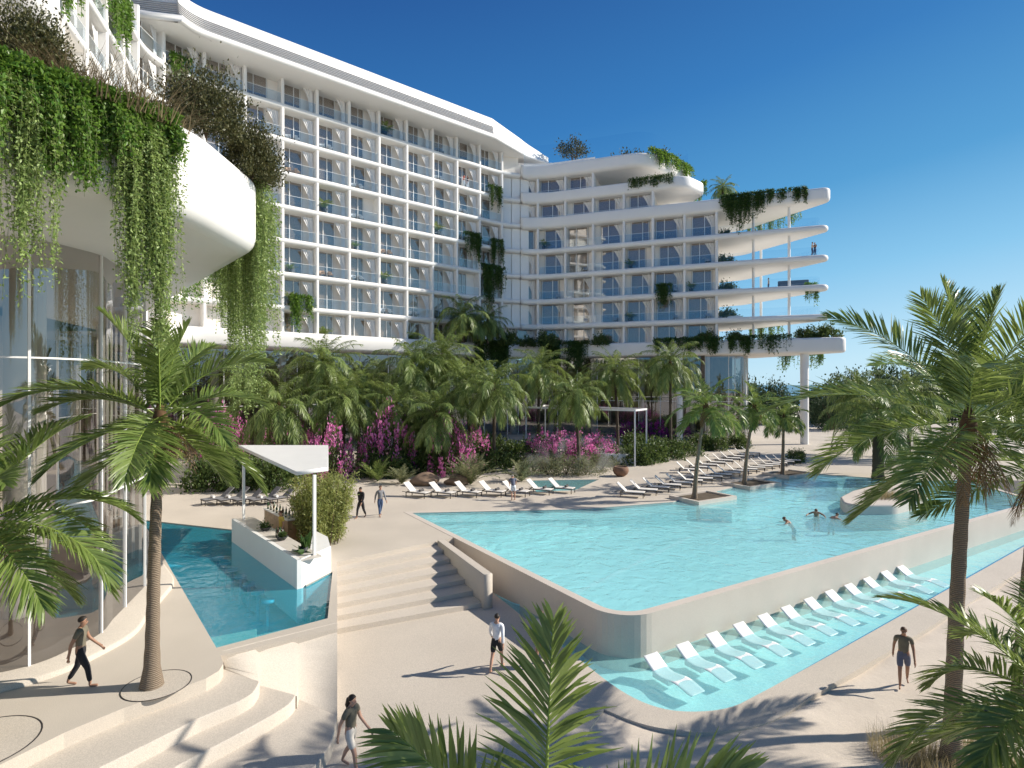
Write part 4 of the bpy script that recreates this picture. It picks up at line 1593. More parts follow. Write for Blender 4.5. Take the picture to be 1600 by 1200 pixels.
for px0, px1, z, dr, ns, sd_, lab, mk in WV:
    ln = wing_line(px0, px1, z, .85 if z < 14 else .12)
    vine(lab, ln, int(ns * 1.3), (lambda dr: (lambda u, rg: dr * rg.uniform(.3, 1.0)))(dr), .3, .15, M[mk], sd_, .12, .25, mound=.3)
F3 = lambda x, z, o=0.0: Vector((fr(x).x + fnor.x * o, fr(x).y + fnor.y * o, z))
vine('right half of the long dark planting on the base band', [F3(28.5, BASET + .15, .7), F3(35.4, BASET + .15, .7)], 260, lambda u, rg: 2.1 * rg.uniform(.3, 1), .3, .15, M['vinedark'], 21, .12, .25, mound=.4)
vine('big curtain of vines over the upper terrace parapet of the stepped wing', [F3(27.4, FL[5] + 1.05, .15), F3(33.6, FL[5] + 1.05, .15)], 320, lambda u, rg: np.interp(u, [0, .15, .3, .7, 1], [1.4, 3.2, 4.8, 4.2, 1.2]) * rg.uniform(.35, 1), .28, .13, M['vinedark'], 23, .12, .25, mound=.35)
vine('short vine tufts near the tip of the upper terrace parapet', [F3(33.8, FL[5] + 1.05, .15), F3(37.0, FL[5] + 1.05, .15)], 110, lambda u, rg: 1.9 * rg.uniform(.3, 1), .28, .13, M['vinedark'], 24, .12, .2, mound=.3)
vine('vine fringe along the front of the second terrace below the roof', [F3(16.2, FL[6] + 1.0, .2), F3(22.0, FL[6] + 1.0, .3)], 160, lambda u, rg: 1.5 * rg.uniform(.3, 1), .28, .14, M['vinedark'], 25, .12, .2, mound=.35)
vine('sunlit vine along the sloping right side of the roof terrace', [Vector((18.9, 79.2, FL[7] + 1.25)), Vector((22.5, 81.6, FL[7] + 1.25)), Vector((27.3, 87.0, FL[7] + 1.25))], 260, lambda u, rg: 2.0 * rg.uniform(.3, 1), .28, .15, M['vine'], 26, .1, .25, mound=.5, top=.7)
vine('sunlit vine stepping down the right side of the second terrace', [Vector((27.3, 81.2, FL[6] + .95)), Vector((27.0, 84, FL[6] + .95)), Vector((26.6, 87.5, FL[6] + .95))], 200, lambda u, rg: 2.0 * rg.uniform(.3, 1), .28, .15, M['vine'], 27, .2, .35, mound=.6, top=.7)
def rim3(t0, t1, z):
    a, b_ = fr(40.2), BACK
    return [Vector((*(a.lerp(b_, t0)), z)), Vector((*(a.lerp(b_, t1)), z))]
vine('vine tails under the far edge of the topmost boat-shaped terrace', rim3(.35, .98, FL[5] - .6), 120, lambda u, rg: 2.6 * rg.uniform(.3, 1), .28, .13, M['vine'], 28, .1, .2, mound=.1)
vine('vine tails at the tip of the second boat-shaped terrace from below', [Vector((*PY(1258, 72.9).to_2d(), FL[2] + .2)), Vector((*PY(1277, 73.0).to_2d(), FL[2] + .2))], 46, lambda u, rg: 2.9 * rg.uniform(.5, 1), .26, .12, M['vine'], 29, .1, .2, mound=.2)
vine('vine tails under the lowest boat-shaped terrace', rim3(.55, .95, FL[1] - .55), 90, lambda u, rg: 2.7 * rg.uniform(.4, 1), .28, .13, M['vine'], 30, .1, .2, mound=.1)
vine('vine tails under the end of the base band beside the round column', [Vector((37.2, 80.5, BASEB + .1)), Vector((40.8, 75.5, BASEB + .1))], 110, lambda u, rg: 2.6 * rg.uniform(.4, 1), .28, .13, M['vine'], 31, .1, .2, mound=.1)
def lw_line(y0, y1, z):
    ss_ = [s / 5 for s in range(5, int(s_l0 * 5))]
    pts = [at_s(s) for s in ss_]
    return [Vector((p.x + .1, p.y, z)) for p in pts if y0 <= p.y <= y1]
vine('vine hanging from the high slab at the top left of the photo', lw_line(42.5, 47.5, FL[7] + .5), 170, lambda u, rg: 5.2 * rg.uniform(.35, 1), .3, .16, M['vine'], 32, .2, .4, mound=.3)
vine('vine clump beside the cream upper slab at the top left corner', lw_line(35.0, 38.6, FL[6] + .4), 120, lambda u, rg: 4.6 * rg.uniform(.35, 1), .3, .16, M['vine'], 33, .2, .4, mound=.3)

# ------------------------------------------------------------------ shrubs on the terraces
def nearp(px, py, Y): return (*PY(px, Y).to_2d(), ZY(py, Y))
oliv = ((41, 1.0, .9, 1.25, 12000, .085, .05, 40, .19), {})
shrub('terrace_shrub', 'tall dark shrub on the white terrace rim beside the sunlit facade', nearp(322, 215, 15.4), 'olive', oliv, M['olive'], (1.0, 1.0, 1.25))
shrub('terrace_shrub', 'dark shrub at the white terrace corner, lower than its neighbour', nearp(392, 285, 17.0), 'olive', oliv, M['olive'], (.9, .9, 1.15), 2.0)
shrub('terrace_shrub', 'dark shrub against the cream upper slab at the left border', nearp(30, 125, 11.6), 'olive', oliv, M['olive'], (.8, .8, 1.05), 4.0)
shrub('terrace_shrub', 'dark shrub filling the gap between upper slab and vine blanket', nearp(75, 140, 13.2), 'olive', oliv, M['olive'], (.7, .7, .75), 1.0)
for px, py, Y, s_, txt in ((150, 178, 12.2, 1.45, 'brown plume grass on the vine blanket of the white terrace'), (222, 200, 12.8, 1.35, 'brown plume grass left of the tall dark terrace shrub'), (112, 160, 12.0, 1.25, 'brown plume grass in front of the slanting white slabs')):
    o = grass_mb(px, 330, 1.0, 1.9, .022, 1.3).build('plume_grass', M['plume'], None)
    o.location = nearp(px, py, Y)
    o.scale = (s_ * .72,) * 3
    tag(o, txt, 'grass')
rb_ = ((51, 1.1, 1.0, 1.3, 1500, .26, .13, 26, .2), {})
def tz(px, Y, z): return (*PY(px, Y).to_2d(), z)
TERR = [
    (1134, 79.0, FL[4], .95, 'dark shrub on the topmost boat terrace beside the last bay'), (1132, 79.0, FL[3], 1.1, 'dark shrub on the third boat terrace beside the last bay'),
    (1134, 79.0, FL[2], 1.15, 'dark shrub on the second boat terrace beside the last bay'), (1134, 79.0, FL[1], 1.2, 'dark shrub on the lowest boat terrace beside the last bay'),
    (1260, 73.2, BASET - .1, 1.15, 'yellowish round shrub on the end of the base band'), (1292, 72.5, BASET - .1, 1.35, 'green round shrub at the very end of the base band'),
    (797, 79.5, BASET - .3, 1.3, 'dark shrub left on the base terrace behind the white band'), (853, 82, BASET - .3, 1.4, 'round dark shrub on the base band above the hanging vine'), (825, 83, BASET - .3, 1.0, 'low dark shrub between the round ones on the base terrace'),
    (937, 81, BASET - .3, 1.15, 'dark shrub on the base band right of the hanging vine'), (1104, 77, BASET - .2, 1.1, 'dark shrub behind the long planting of the base band'), (1150, 76.5, BASET - .2, 1.1, 'spiky shrub below the boat terraces on the base band'),
    (1100, 84, FL[5] + 1.0, 1.2, 'shrub on the planted slope under the small roof palm'), (1118, 83, FL[5] + .9, 1.1, 'shrub left of the small roof palm'), (1150, 82, FL[5] + .7, .9, 'shrub right of the small roof palm'),
    (972, 86, FL[7] + 1.0, 1.8, 'left one of two small shrubs behind the roof glass'), (988, 86, FL[7] + 1.0, 1.8, 'right one of two small shrubs behind the roof glass'), (1032, 85, FL[7] + 1.0, 1.8, 'small shrub at the sloping end of the roof glass'), (953, 87, FL[7] + .9, .5, 'smallest shrub behind the roof glass'), (1028, 79.8, FL[6] + .6, .75, 'brown shrub between roof terrace and second terrace'),
]
for i, (px, Y, z, sc, txt) in enumerate(TERR):
    brown = 'brown' in txt or 'roof glass' in txt
    shrub('terrace_shrub', txt, tz(px, Y, z), 'rbrown' if brown else 'rb', rb_, M['olive'] if brown else M['bush'], sc, i * 1.1)
p = PY(1130, 82, FL[5] + .8)
palm('roof_palm', 'small palm on the planted roof terrace of the stepped wing', (p.x, p.y, FL[5] + .8), 3.6, 'date2', mk_date2, DATEMATS, .62, (0, 0), .12, .1, 1.2, rz=.7, tm=M['trunkdark'])
# roof tree
t = thing('roof_tree', 'small bushy tree on the roof beside the roof tip of the long wing', 'tree', tz(896, 88.5, FL[7] + .9))
b = MB()
for a, hgt in ((0, 4.4), (2.1, 4.1), (4.2, 4.6), (5.4, 3.9)):
    b.tube([(0, 0, 0), (math.cos(a) * .2, math.sin(a) * .2, 2.0), (math.cos(a) * .8, math.sin(a) * .8, hgt)], [.12, .08, .03], 6)
o = b.build('trunk', M['wood2']); o.parent = t
rg = np.random.RandomState(8)
P, O = blob(rg, 1500, 2.1, 2.0, 2.1, 22, .2, .2)
b = MB()
leafquads(b, rg, P + np.array([0, 0, 3.3]), O + rg.normal(0, .6, O.shape), .32, .2)
o = b.build('crown', M['olive']); o.parent = t

# ------------------------------------------------------------------ garden
boug = ((61, 1.35, 1.1, 1.5, 1500, .16, .09, 24, .2), dict(flowers=1500, fl=.11))
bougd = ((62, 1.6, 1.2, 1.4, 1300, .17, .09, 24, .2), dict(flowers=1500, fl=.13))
BOUG = [(352, 716, 1.4, 3.0, 'magenta bush left of the bar canopy behind the palm trunk'), (516, 748, 1.2, 2.5, 'tall magenta bush right behind the bar canopy'), (492, 722, 1.2, 2.2, 'magenta bush between the palms beside the bar canopy'),
        (606, 740, 1.35, 3.2, 'tall magenta bush left of the broad garden palm'), (582, 734, 1.0, 2.4, 'magenta bush against the lobby panes'), (706, 742, 1.15, 2.7, 'magenta bush in the middle of the garden thicket'), (738, 726, 1.1, 2.2, 'smaller magenta bush beside the one in the garden thicket'),
        (845, 722, 1.2, 1.7, 'pink bush at the left end of the low hedge before the pergola'), (876, 724, 1.25, 1.75, 'pink bush around the single palm by the pergola'), (908, 724, 1.25, 1.75, 'pink bush right of the single palm by the pergola'), (936, 722, 1.1, 1.6, 'pink bush at the right end of the low hedge before the pergola'), (432, 706, 1.2, 2.0, 'magenta bush behind the low bushy palm')]
for i, (px, py, sc, hz, txt) in enumerate(BOUG):
    shrub('flowering_bush', txt, G(px, py), 'boug', boug, M['bush'], (sc * 1.2, sc * 1.1, hz), i * 1.2, 'flowering bush', M['flower'], 'magenta flowering bushes')
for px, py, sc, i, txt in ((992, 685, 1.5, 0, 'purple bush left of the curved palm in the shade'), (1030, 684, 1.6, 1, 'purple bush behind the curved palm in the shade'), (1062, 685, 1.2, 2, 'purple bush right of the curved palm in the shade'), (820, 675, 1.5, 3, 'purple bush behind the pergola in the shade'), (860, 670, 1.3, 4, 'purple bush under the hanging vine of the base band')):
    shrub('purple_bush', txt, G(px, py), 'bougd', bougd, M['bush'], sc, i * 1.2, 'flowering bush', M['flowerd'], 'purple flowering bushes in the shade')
dark = ((71, 1.4, 1.2, 1.2, 2400, .17, .10, 30, .18), {})
DARK = [(600, 745, 1.1, 'dark shrub at the left end of the garden bed'), (660, 738, 1.4, 'dark shrub behind the tan boulder'), (700, 728, 1.6, 'dark shrub under the low wide palm'), (645, 722, 1.5, 'dark shrub under the broad garden palm'), (770, 735, 1.3, 'dark shrub between the two spiky grey shrubs'), (760, 715, 1.6, 'dark shrub around the leaning palm trunk'), (800, 722, 1.4, 'dark shrub left of the mist'),
        (985, 725, 1.2, 'dark glossy shrub right of the round pot'), (1012, 722, 1.35, 'dark glossy shrub in front of the purple bushes'), (1040, 715, 1.3, 'dark glossy shrub under the curved palm'), (1068, 712, 1.1, 'dark glossy shrub behind the first pool palm'), (1000, 705, 1.3, 'dark glossy shrub by the white round terrace'), (1120, 703, 1.1, 'dark shrub between the first two pool palms'), (1150, 700, 1.1, 'dark shrub behind the middle pool palm'), (1090, 703, 1.2, 'dark shrub behind the stem of the first pool palm'),
        (1243, 722, .75, 'low shrub alone on the deck beside the round column'), (555, 690, 1.3, 'dark shrub beside the left garden path'), (460, 712, 1.5, 'dark shrub under the low bushy palm'), (338, 764, 1.45, 'dark shrub behind the grey loungers, leftmost'), (385, 762, 1.5, 'dark shrub behind the grey loungers under the magenta bush'), (432, 763, 1.45, 'dark shrub behind the grey loungers, beside the bar canopy post')]
for i, (px, py, sc, txt) in enumerate(DARK):
    shrub('garden_shrub', txt, G(px, py), 'dark', dark, M['bush'], (sc * 1.25, sc * 1.15, sc * 1.3) if py > 704 and sc > 1 and 'grey loungers' not in txt else (sc, sc, sc * 1.35), i * .9)
gry = ((81, .9, .9, 1.3, 10, .2, .03, 10, .3), {})
def spiky(px, py, sc, txt, seed, mat_, h=1.5, n=20):
    t = thing('spiky_shrub', txt, 'shrub', G(px, py))
    rg = np.random.RandomState(seed)
    mb = MB()
    for i in range(n):
        frond(mb, rg, h * sc * rg.uniform(.8, 1.1), i * 2.4, math.radians(rg.uniform(35, 85)), math.radians(rg.uniform(15, 50)), 16, .42 * sc, .05 * sc, .3, .3, 3, rr=.014)
    o = mb.build('foliage', [mat_, M['rachisd']])
    o.parent = t
spiky(735, 757, 1.55, 'big grey-green feathery shrub behind the loungers', 1, M['grey'], 1.7, 34)
spiky(815, 752, 1.25, 'grey-green feathery shrub behind the leaning man', 2, M['grey'], 1.6, 28)
spiky(628, 756, 1.1, 'small grey-green feathery shrub behind the first lounger', 3, M['grey'], 1.4, 24)
spiky(590, 752, 1.3, 'green feathery shrub at the left end of the garden bed', 4, M['palmdark'], 1.5, 22)
spiky(968, 722, 1.1, 'young palm plant growing from the round pot', 5, M['palmdark'], 1.5, 22)
spiky(1000, 712, 1.0, 'young palm plant between pot and white round terrace', 6, M['palmdark'], 1.5, 16)
for i, (px, py, sc, txt) in enumerate(((855, 742, 1.2, 'pale grey shrub in the mist, left one'), (885, 742, 1.3, 'pale grey shrub in the mist, middle one'), (915, 742, 1.2, 'pale grey shrub in the mist, right one'), (940, 735, 1.2, 'pale grey shrub between mist and round pot'), (835, 738, 1.1, 'pale grey shrub right of the second feathery one'))):
    shrub('grey_shrub', txt, G(px, py), 'greysh', ((83, 1.3, 1.1, 1.1, 1900, .15, .05, 26, .2), {}), M['grey'], sc, i)
def boulder(px, py, r, txt, m, z=0, seed=0):
    rg = np.random.RandomState(seed)
    import bmesh
    bm = bmesh.new()
    bmesh.ops.create_icosphere(bm, subdivisions=4, radius=1)
    ks = rg.normal(0, 1.6, (7, 3)); ph = rg.uniform(0, 6, 7)
    for v in bm.verts:
        d = 1 + .09 * sum(math.sin(k[0] * v.co.x * 1.6 + k[1] * v.co.y * 1.6 + k[2] * v.co.z * 1.6 + q) for k, q in zip(ks, ph)) * .8
        v.co = Vector((v.co.x * r[0] * d, v.co.y * r[1] * d, v.co.z * r[2] * d + r[2] * .55))
    me = bpy.data.meshes.new('boulder')
    bm.to_mesh(me); bm.free()
    for q in me.polygons: q.use_smooth = True
    me.materials.append(m)
    o = bpy.data.objects.new('boulder', me)
    C.objects.link(o)
    o.location = G(px, py, z)
    tag(o, txt, 'boulder')
boulder(664, 758, (.95, .7, .55), 'tan boulder behind the first two loungers', M['rock'], 0, 1)
boulder(713, 757, (.8, .7, .5), 'brown boulder beside the big feathery shrub', M['rock'], 0, 2)
boulder(1528, 1135, (.42, .4, .3), 'dark boulder in the sand beside the tall coconut palm', M['rockdark'], -1.45, 3)
p = G(970, 744)
t = thing('round_pot', 'round brown pot on the deck with a young palm plant', 'pot', p)
b = MB()
b.lathe(tuple(p), [(.3, 0), (.55, .2), (.66, .45), (.62, .7), (.52, .8), (.48, .78), (.5, .7)], 20)
b.build('bowl', M['pot'], t)
b = MB(); b.lathe(tuple(p), [(.5, .72), (0, .74)], 16); b.build('soil', M['soil'], t)
# bamboo behind the bar
t = thing('bamboo_clump', 'bright bamboo clump at the right end of the bar under the canopy', 'bamboo', G(505, 852))
rg = np.random.RandomState(12)
b = MB(); s_ = MB()
pb = np.array(G(496, 853))
for i in range(80):
    a, r_ = rg.uniform(0, 6.28), rg.uniform(0, 1) ** .5
    bx, by = math.cos(a) * r_ * .9, math.sin(a) * r_ * 1.2 + .5
    h_ = rg.uniform(2.0, 3.4)
    ex, ey = bx * 1.7 + rg.normal(0, .12), by * 1.5 + rg.normal(0, .12)
    s_.tube([pb + (bx, by, 0), pb + ((bx + ex) / 2, (by + ey) / 2, h_ * .6), pb + (ex, ey, h_)], [.018, .014, .004], 5)
    n = 230
    v = rg.uniform(.12, 1, n)
    P = pb + np.stack([bx + (ex - bx) * v ** 1.5, by + (ey - by) * v ** 1.5, h_ * v], 1) + rg.normal(0, .13, (n, 3))
    leafquads(b, rg, P, rg.normal(0, .7, (n, 3)) + np.array([0, 0, -.35]), .24, .05)
b.build('foliage', M['bamboo'], t); s_.build('stem', M['wood2'], t)
# grasses in the sand and on the island
for px, py, z, n, h_, r_, txt in ((1405, 1180, -1.45, 900, .55, 1.3, 'dry grass tuft left of the tall coconut palm trunk'), (1530, 1185, -1.45, 900, .6, 1.5, 'dry grass tuft right of the tall coconut palm trunk'), (1455, 1192, -1.45, 600, .5, 1.1, 'dry grass around the foot of the tall coconut palm'), (1575, 1140, -1.45, 500, .5, 1.1, 'dry grass tuft beyond the dark boulder')):
    o = grass_mb(px, n, h_, r_, .01).build('beach_grass', M['grass'], None)
    o.location = G(px, py, z)
    tag(o, txt, 'grass')
isl = P2([(1318, 800), (1312, 790), (1330, 780), (1372, 766), (1430, 764), (1450, 790), (1400, 803), (1340, 804)])
isl = fillet(isl, 1.2, 4)
t = thing('round_island', 'round stone island with dry grass in the right part of the pool', 'island', G(1370, 785, -1.2))
b = MB(); b.slab(isl, -1.68, .55, .12, 3); b.build('rim', M['poolwall'], t)
for k, (px, py) in enumerate(((1372, 779), (1400, 778), (1425, 780))):
    o = grass_mb(70 + k, 420, .55, 1.5, .02).build('island_grass', M['grass'], None)
    o.location = G(px, py, .5)
    o.location.z = .54
    tag(o, 'dry grass on the stone pool island, %s tuft of three' % ('left', 'middle', 'right')[k], 'grass', 'grass tufts on the pool island')
# far trees on the horizon at the right
for i, (px, Y, h_) in enumerate(((1290, 110, 7), (1318, 118, 8.5), (1350, 105, 8), (1385, 120, 10), (1300, 95, 5.5), (1420, 112, 9), (1460, 118, 10), (1500, 108, 8), (1550, 122, 11), (1590, 112, 9), (1640, 110, 9), (1165, 112, 8), (1215, 108, 7))):
    p = PY(px, Y)
    shrub('far_tree', ['low tree on the horizon just right of the round column', 'tree on the horizon between column and weeping palm', 'far tree left behind the weeping palm', 'tall far tree behind the weeping palm', 'lowest tree on the horizon beside the round column', 'far tree right behind the weeping palm', 'far tree left of the tall coconut crown', 'far tree behind the tall coconut crown', 'tallest far tree behind the tall coconut crown', 'far tree at the right border', 'far tree just outside the right border', 'far tree seen through the glass corner, left one', 'far tree seen through the glass corner, right one'][i],
          (p.x, p.y, 0), 'fartree', ((91, .85, .8, 1.0, 5200, .075, .05, 34, .15), dict(hollow=.2)), M['farleaf'], (h_ * .7, h_ * .7, h_), i * 1.4, 'tree', group='trees on the horizon')

# ------------------------------------------------------------------ swim-up bar
bar = thing('pool_bar', 'white swim-up bar counter with a pale stone top, standing in the deep blue pool', 'bar', (BW1.x, BW1.y, -1.2))
TOPZ = 1.02
f0, f1, f2 = BW0, BW1, BW2
e12 = (f2 - f1).normalized()
b = MB()
outl = [f0, f1, f2, f2 + bback * .12 + e12 * .0, f1 + bback * .16 + e12 * .9, f1 + bback * .14, f0 + bback * .14]
b.prism([f0, f1, f1 + bback * .16, f0 + bback * .16], -1.3, TOPZ + .02)
b.build('front_panel', M['paint'], bar)
b = MB()
b.prism([f1 + e12 * .01, f2, f2 + bback * .14, f1 + bback * .162 + e12 * .02], -1.3, TOPZ + .02)
b.build('end_panel', M['paint'], bar)
b = MB()
b.prism([f0 + bback * .163, f1 + bback * .163, f1 + bback * .95, f0 + bback * .95], TOPZ - .06, TOPZ)
b.build('counter_top', M['counter'], bar)
b = MB()
b.prism([f1 - bdir * 1.2 + bback * .95, f1 + e12 * .05 + bback * .17, f2 + bback * .142, f2 * 1.085, f2 * 1.085 - bdir * 1.6], .0, TOPZ - .1)
b.build('planter', M['paint'], bar)
b = MB()
for k in range(3):
    a = f0 + bdir * (.6 + k * 2.2) + bback * .95
    b.prism([a, a + bdir * 1.9, a + bdir * 1.9 - bback * .04, a - bback * .04], .02, TOPZ - .06)
b.build('cabinet_front', M['wood'], bar)
bb = thing('back_bar', 'low oak back bar with bottles standing on it, behind the white counter', 'cabinet', (f0.x, f0.y, 0))
b = MB()
g0, g1 = f0 + bback * 1.75 - bdir * .7, f0 + bback * 1.75 + bdir * 2.7
b.prism([g0, g1, g1 + bback * .5, g0 + bback * .5], 0.0, 1.15)
b.build('cabinet', M['wood'], bb)
b = MB()
b.prism([g0 - bdir * .05 - bback * .04, g1 + bdir * .05 - bback * .04, g1 + bdir * .05 + bback * .54, g0 - bdir * .05 + bback * .54], 1.15, 1.20)
b.build('top', M['paint'], bb)
# canopy
CZ = 4.1
can = thing('bar_canopy', 'flat white canopy on slim posts over the swim-up bar', 'canopy', (BW1.x, BW1.y, 0))
cp = [G(463, 743, CZ).to_2d(), G(513, 736, CZ).to_2d(), G(513, 700, CZ).to_2d(), G(372, 700, CZ).to_2d()]
b = MB()
b.slab(cp, CZ, CZ + .16, .015, 1, rb=.015)
b.build('roof_plate', M['paint'], can)
pc1 = f1 + bback * .3 + e12 * .55
pc2 = f0 + bback * .45 + bdir * .35
for q in (pc1, pc2):
    b = MB()
    b.box((q.x, q.y, (TOPZ + CZ) / 2), (.11, .11, CZ - TOPZ), rz=.7)
    b.build('post', M['paint'], can)
# bottles
def bottle(kind):
    b, c = MB(), MB()
    pr = {0: [(.038, 0), (.038, .17), (.03, .2), (.013, .24), (.013, .30)], 1: [(.045, 0), (.045, .13), (.016, .18), (.016, .27)], 2: [(.034, 0), (.034, .2), (.012, .25), (.012, .31)]}[kind]
    b.lathe((0, 0, 0), [(0, 0)] + pr + [(0, pr[-1][1])], 10)
    c.lathe((0, 0, 0), [(pr[0][0] + .001, .05), (pr[0][0] + .001, .12)], 10)
    t = thing('bottle', 'bottle', 'bottle')
    b.build('glass_body', [M['bottleg'], M['bottlec'], M['bottleb']][kind], t)
    c.build('paper_band', M['seal'], t)
    return t
bp = [bottle(k) for k in range(3)]
spots = []
for k in range(22):
    q = g0.lerp(g1, .06 + k * .042) + bback * (.12 + .22 * ((k * 7) % 3) / 2)
    spots.append((q, 1.20, 'back'))
for k in range(8):
    q = f0 + bdir * (4.6 + (k % 4) * .12) + bback * (.6 + (k // 4) * .14)
    spots.append((q, TOPZ, 'front'))
first = [True] * 3
for i, (q, z, where) in enumerate(spots):
    k = (i * 5 + i // 3) % 3
    name = ('green', 'clear', 'brown')[k]
    lab = '%s bottle in the row on the oak back bar' % name if where == 'back' else '%s bottle in the cluster on the pale bar counter' % name
    grp = '%s bottles on the %s' % (name, 'back bar' if where == 'back' else 'bar counter')
    if first[k]:
        first[k] = False
        t = bp[k]; t.location = (q.x, q.y, z + .001); t['label'] = lab; t['group'] = grp; t.scale = (1.25,) * 3
    else:
        dup(bp[k], (q.x, q.y, z + .001), i, lab, 1.25, grp)
for k, (s_, txt) in enumerate(((3.3, 'dark bowl of greens on the bar counter, the far one'), (5.4, 'dark bowl of greens on the bar counter, the near one'))):
    q = f0 + bdir * s_ + bback * .55
    t = thing('bowl', txt, 'bowl', (q.x, q.y, TOPZ + .001))
    b = MB(); b.lathe((q.x, q.y, TOPZ + .001), [(0, 0), (.12, 0), (.24, .13), (.26, .16), (.22, .14)], 14); b.build('dish', M['potdark'], t)
    f_, s__, _ = bush_mb(200 + k, .16, .16, .16, 200, .12, .06, 1, .45)
    o = f_.build('greens', M['bush'], None); o.parent = t; o.location = (0, 0, .1)
q = f1 - bdir * .9 + bback * .6
t = thing('bar_plant', 'dark broad-leaved plant at the near end of the bar counter', 'plant', (q.x, q.y, TOPZ))
rg = np.random.RandomState(4); b = MB()
leafquads(b, rg, np.array([[0, 0, .1]]).repeat(26, 0) + rg.normal(0, .06, (26, 3)), rg.normal(0, .7, (26, 3)) + [0, 0, .7], .62, .2)
o = b.build('foliage', M['vinedark'], None); o.parent = t
b = MB(); b.lathe((0, 0, 0), [(.12, 0), (.17, .22), (.14, .2)], 12); o = b.build('pot', M['potdark'], None); o.parent = t

# ------------------------------------------------------------------ loungers
def make_lounger(fabric, name='sun_lounger'):
    "foot at -y, head at +y, origin on the ground below the middle"
    t = thing(name, 'x', 'sun lounger')
    b = MB()
    for x in (-.33, .33):
        b.box((x, -.18, .31), (.04, 1.62, .05))
    b.box((0, -.97, .31), (.62, .04, .05)); b.box((0, .61, .31), (.62, .04, .05))
    b.bar((-.3, .95, .33), (-.3, .62, .31), .03); b.bar((.3, .95, .33), (.3, .62, .31), .03)
    b.build('frame', M['frame'], t)
    for x in (-.33, .33):
        for y in (-.93, .58):
            c = MB(); c.box((x, y, .143), (.04, .045, .286)); c.build('leg', M['frame'], t)
    b = MB()
    b.slab(fillet([(-.32, -.99), (.32, -.99), (.32, .22), (-.32, .22)], .03, 2), .337, .385, .018, 2)
    b.build('seat', fabric, t)
    b = MB()
    o = fillet([(-.32, 0), (.32, 0), (.32, .84), (-.32, .84)], .03, 2)
    b.slab(o, -.02, .025, .015, 2)
    V = b.V
    a = math.radians(42)
    b.V = [np.stack([v[:, 0], .23 + v[:, 1] * math.cos(a) - v[:, 2] * math.sin(a), .36 + v[:, 1] * math.sin(a) + v[:, 2] * math.cos(a)], 1) for v in V]
    b.build('backrest', fabric, t)
    return t
protoL = make_lounger(M['sling'])
protoG = make_lounger(M['slinggrey'])
usedL = {id(protoL): False, id(protoG): False}
usedL = [False, False]
def put_lounger(k, p, rz, label, group, z=0):
    src = (protoL, protoG)[k]
    if not usedL[k]:
        usedL[k] = True
        src.location = (p.x, p.y, z); src.rotation_euler = (0, 0, rz); src['label'] = label; src['group'] = group
        return src
    return dup(src, (p.x, p.y, z), rz, label, 1.0, group)
ORD = ['first', 'second', 'third', 'fourth', 'fifth', 'sixth', 'seventh', 'eighth', 'ninth', 'tenth', 'eleventh', 'twelfth', 'thirteenth', 'fourteenth', 'fifteenth', 'sixteenth', 'seventeenth', 'eighteenth', 'nineteenth', 'twentieth']
tb = MB()
tb.tube([(-.2, 0, .09), (.2, 0, .09)], .085, 10)
tb.tube([(-.05, .1, .05), (.12, -.02, .17)], .04, 8)
proto_t = tb.build('rolled_towel', M['towel'])
C.objects.unlink(proto_t)
for i, (px, py) in enumerate(((650, 776), (690, 776), (730, 775), (768, 774), (805, 774), (842, 771), (876, 769))):
    p = G(px, py)
    rz = math.radians(62)       # head to the upper left
    put_lounger(0, p, rz, 'pale sun lounger, %s from the left in the row behind the pool' % ORD[i], 'sun loungers in the row behind the pool')
    o = proto_t.copy(); C.objects.link(o)
    q = p + Vector((math.sin(rz) * .45, -math.cos(rz) * .45, .386))
    o.location = q; o.rotation_euler = (0, 0, rz)
    tag(o, 'dark rolled towel on the %s pale lounger from the left behind the pool' % ORD[i], 'towel', 'rolled towels on the loungers behind the pool')
a0, a1 = G(984, 776), G(1233, 724)
n = 18
for i in range(n):
    f = i / (n - 1)
    p = a0.lerp(a1, f)
    put_lounger(0, p, math.radians(70), 'pale sun lounger, %s from the left in the long row beside the pool palms' % ORD[i], 'sun loungers in the long row beside the pool palms')
a0, a1 = G(1073, 739), G(1172, 712)
n = 9
for i in range(n):
    p = a0.lerp(a1, i / (n - 1))
    put_lounger(0, p, math.radians(70), 'pale sun lounger, %s from the left in the short row farthest from the pool' % ORD[i], 'sun loungers in the short far row')
tw = tb.build('folded_towel', M['towelwhite'])
C.objects.unlink(tw)
for i, (px, py) in enumerate(((342, 786), (366, 786), (391, 786), (416, 786), (440, 785))):
    p = G(px, py)
    put_lounger(1, p, math.radians(-42), 'grey sun lounger behind the bar, %s from the left' % ORD[i], 'grey sun loungers behind the bar')
    o = tw.copy(); C.objects.link(o)
    o.location = p + Vector((-.25, -.28, .386)); o.rotation_euler = (0, 0, -.7)
    tag(o, 'white rolled towel on the grey lounger behind the bar, %s from the left' % ORD[i], 'towel', 'white towels on the grey loungers')
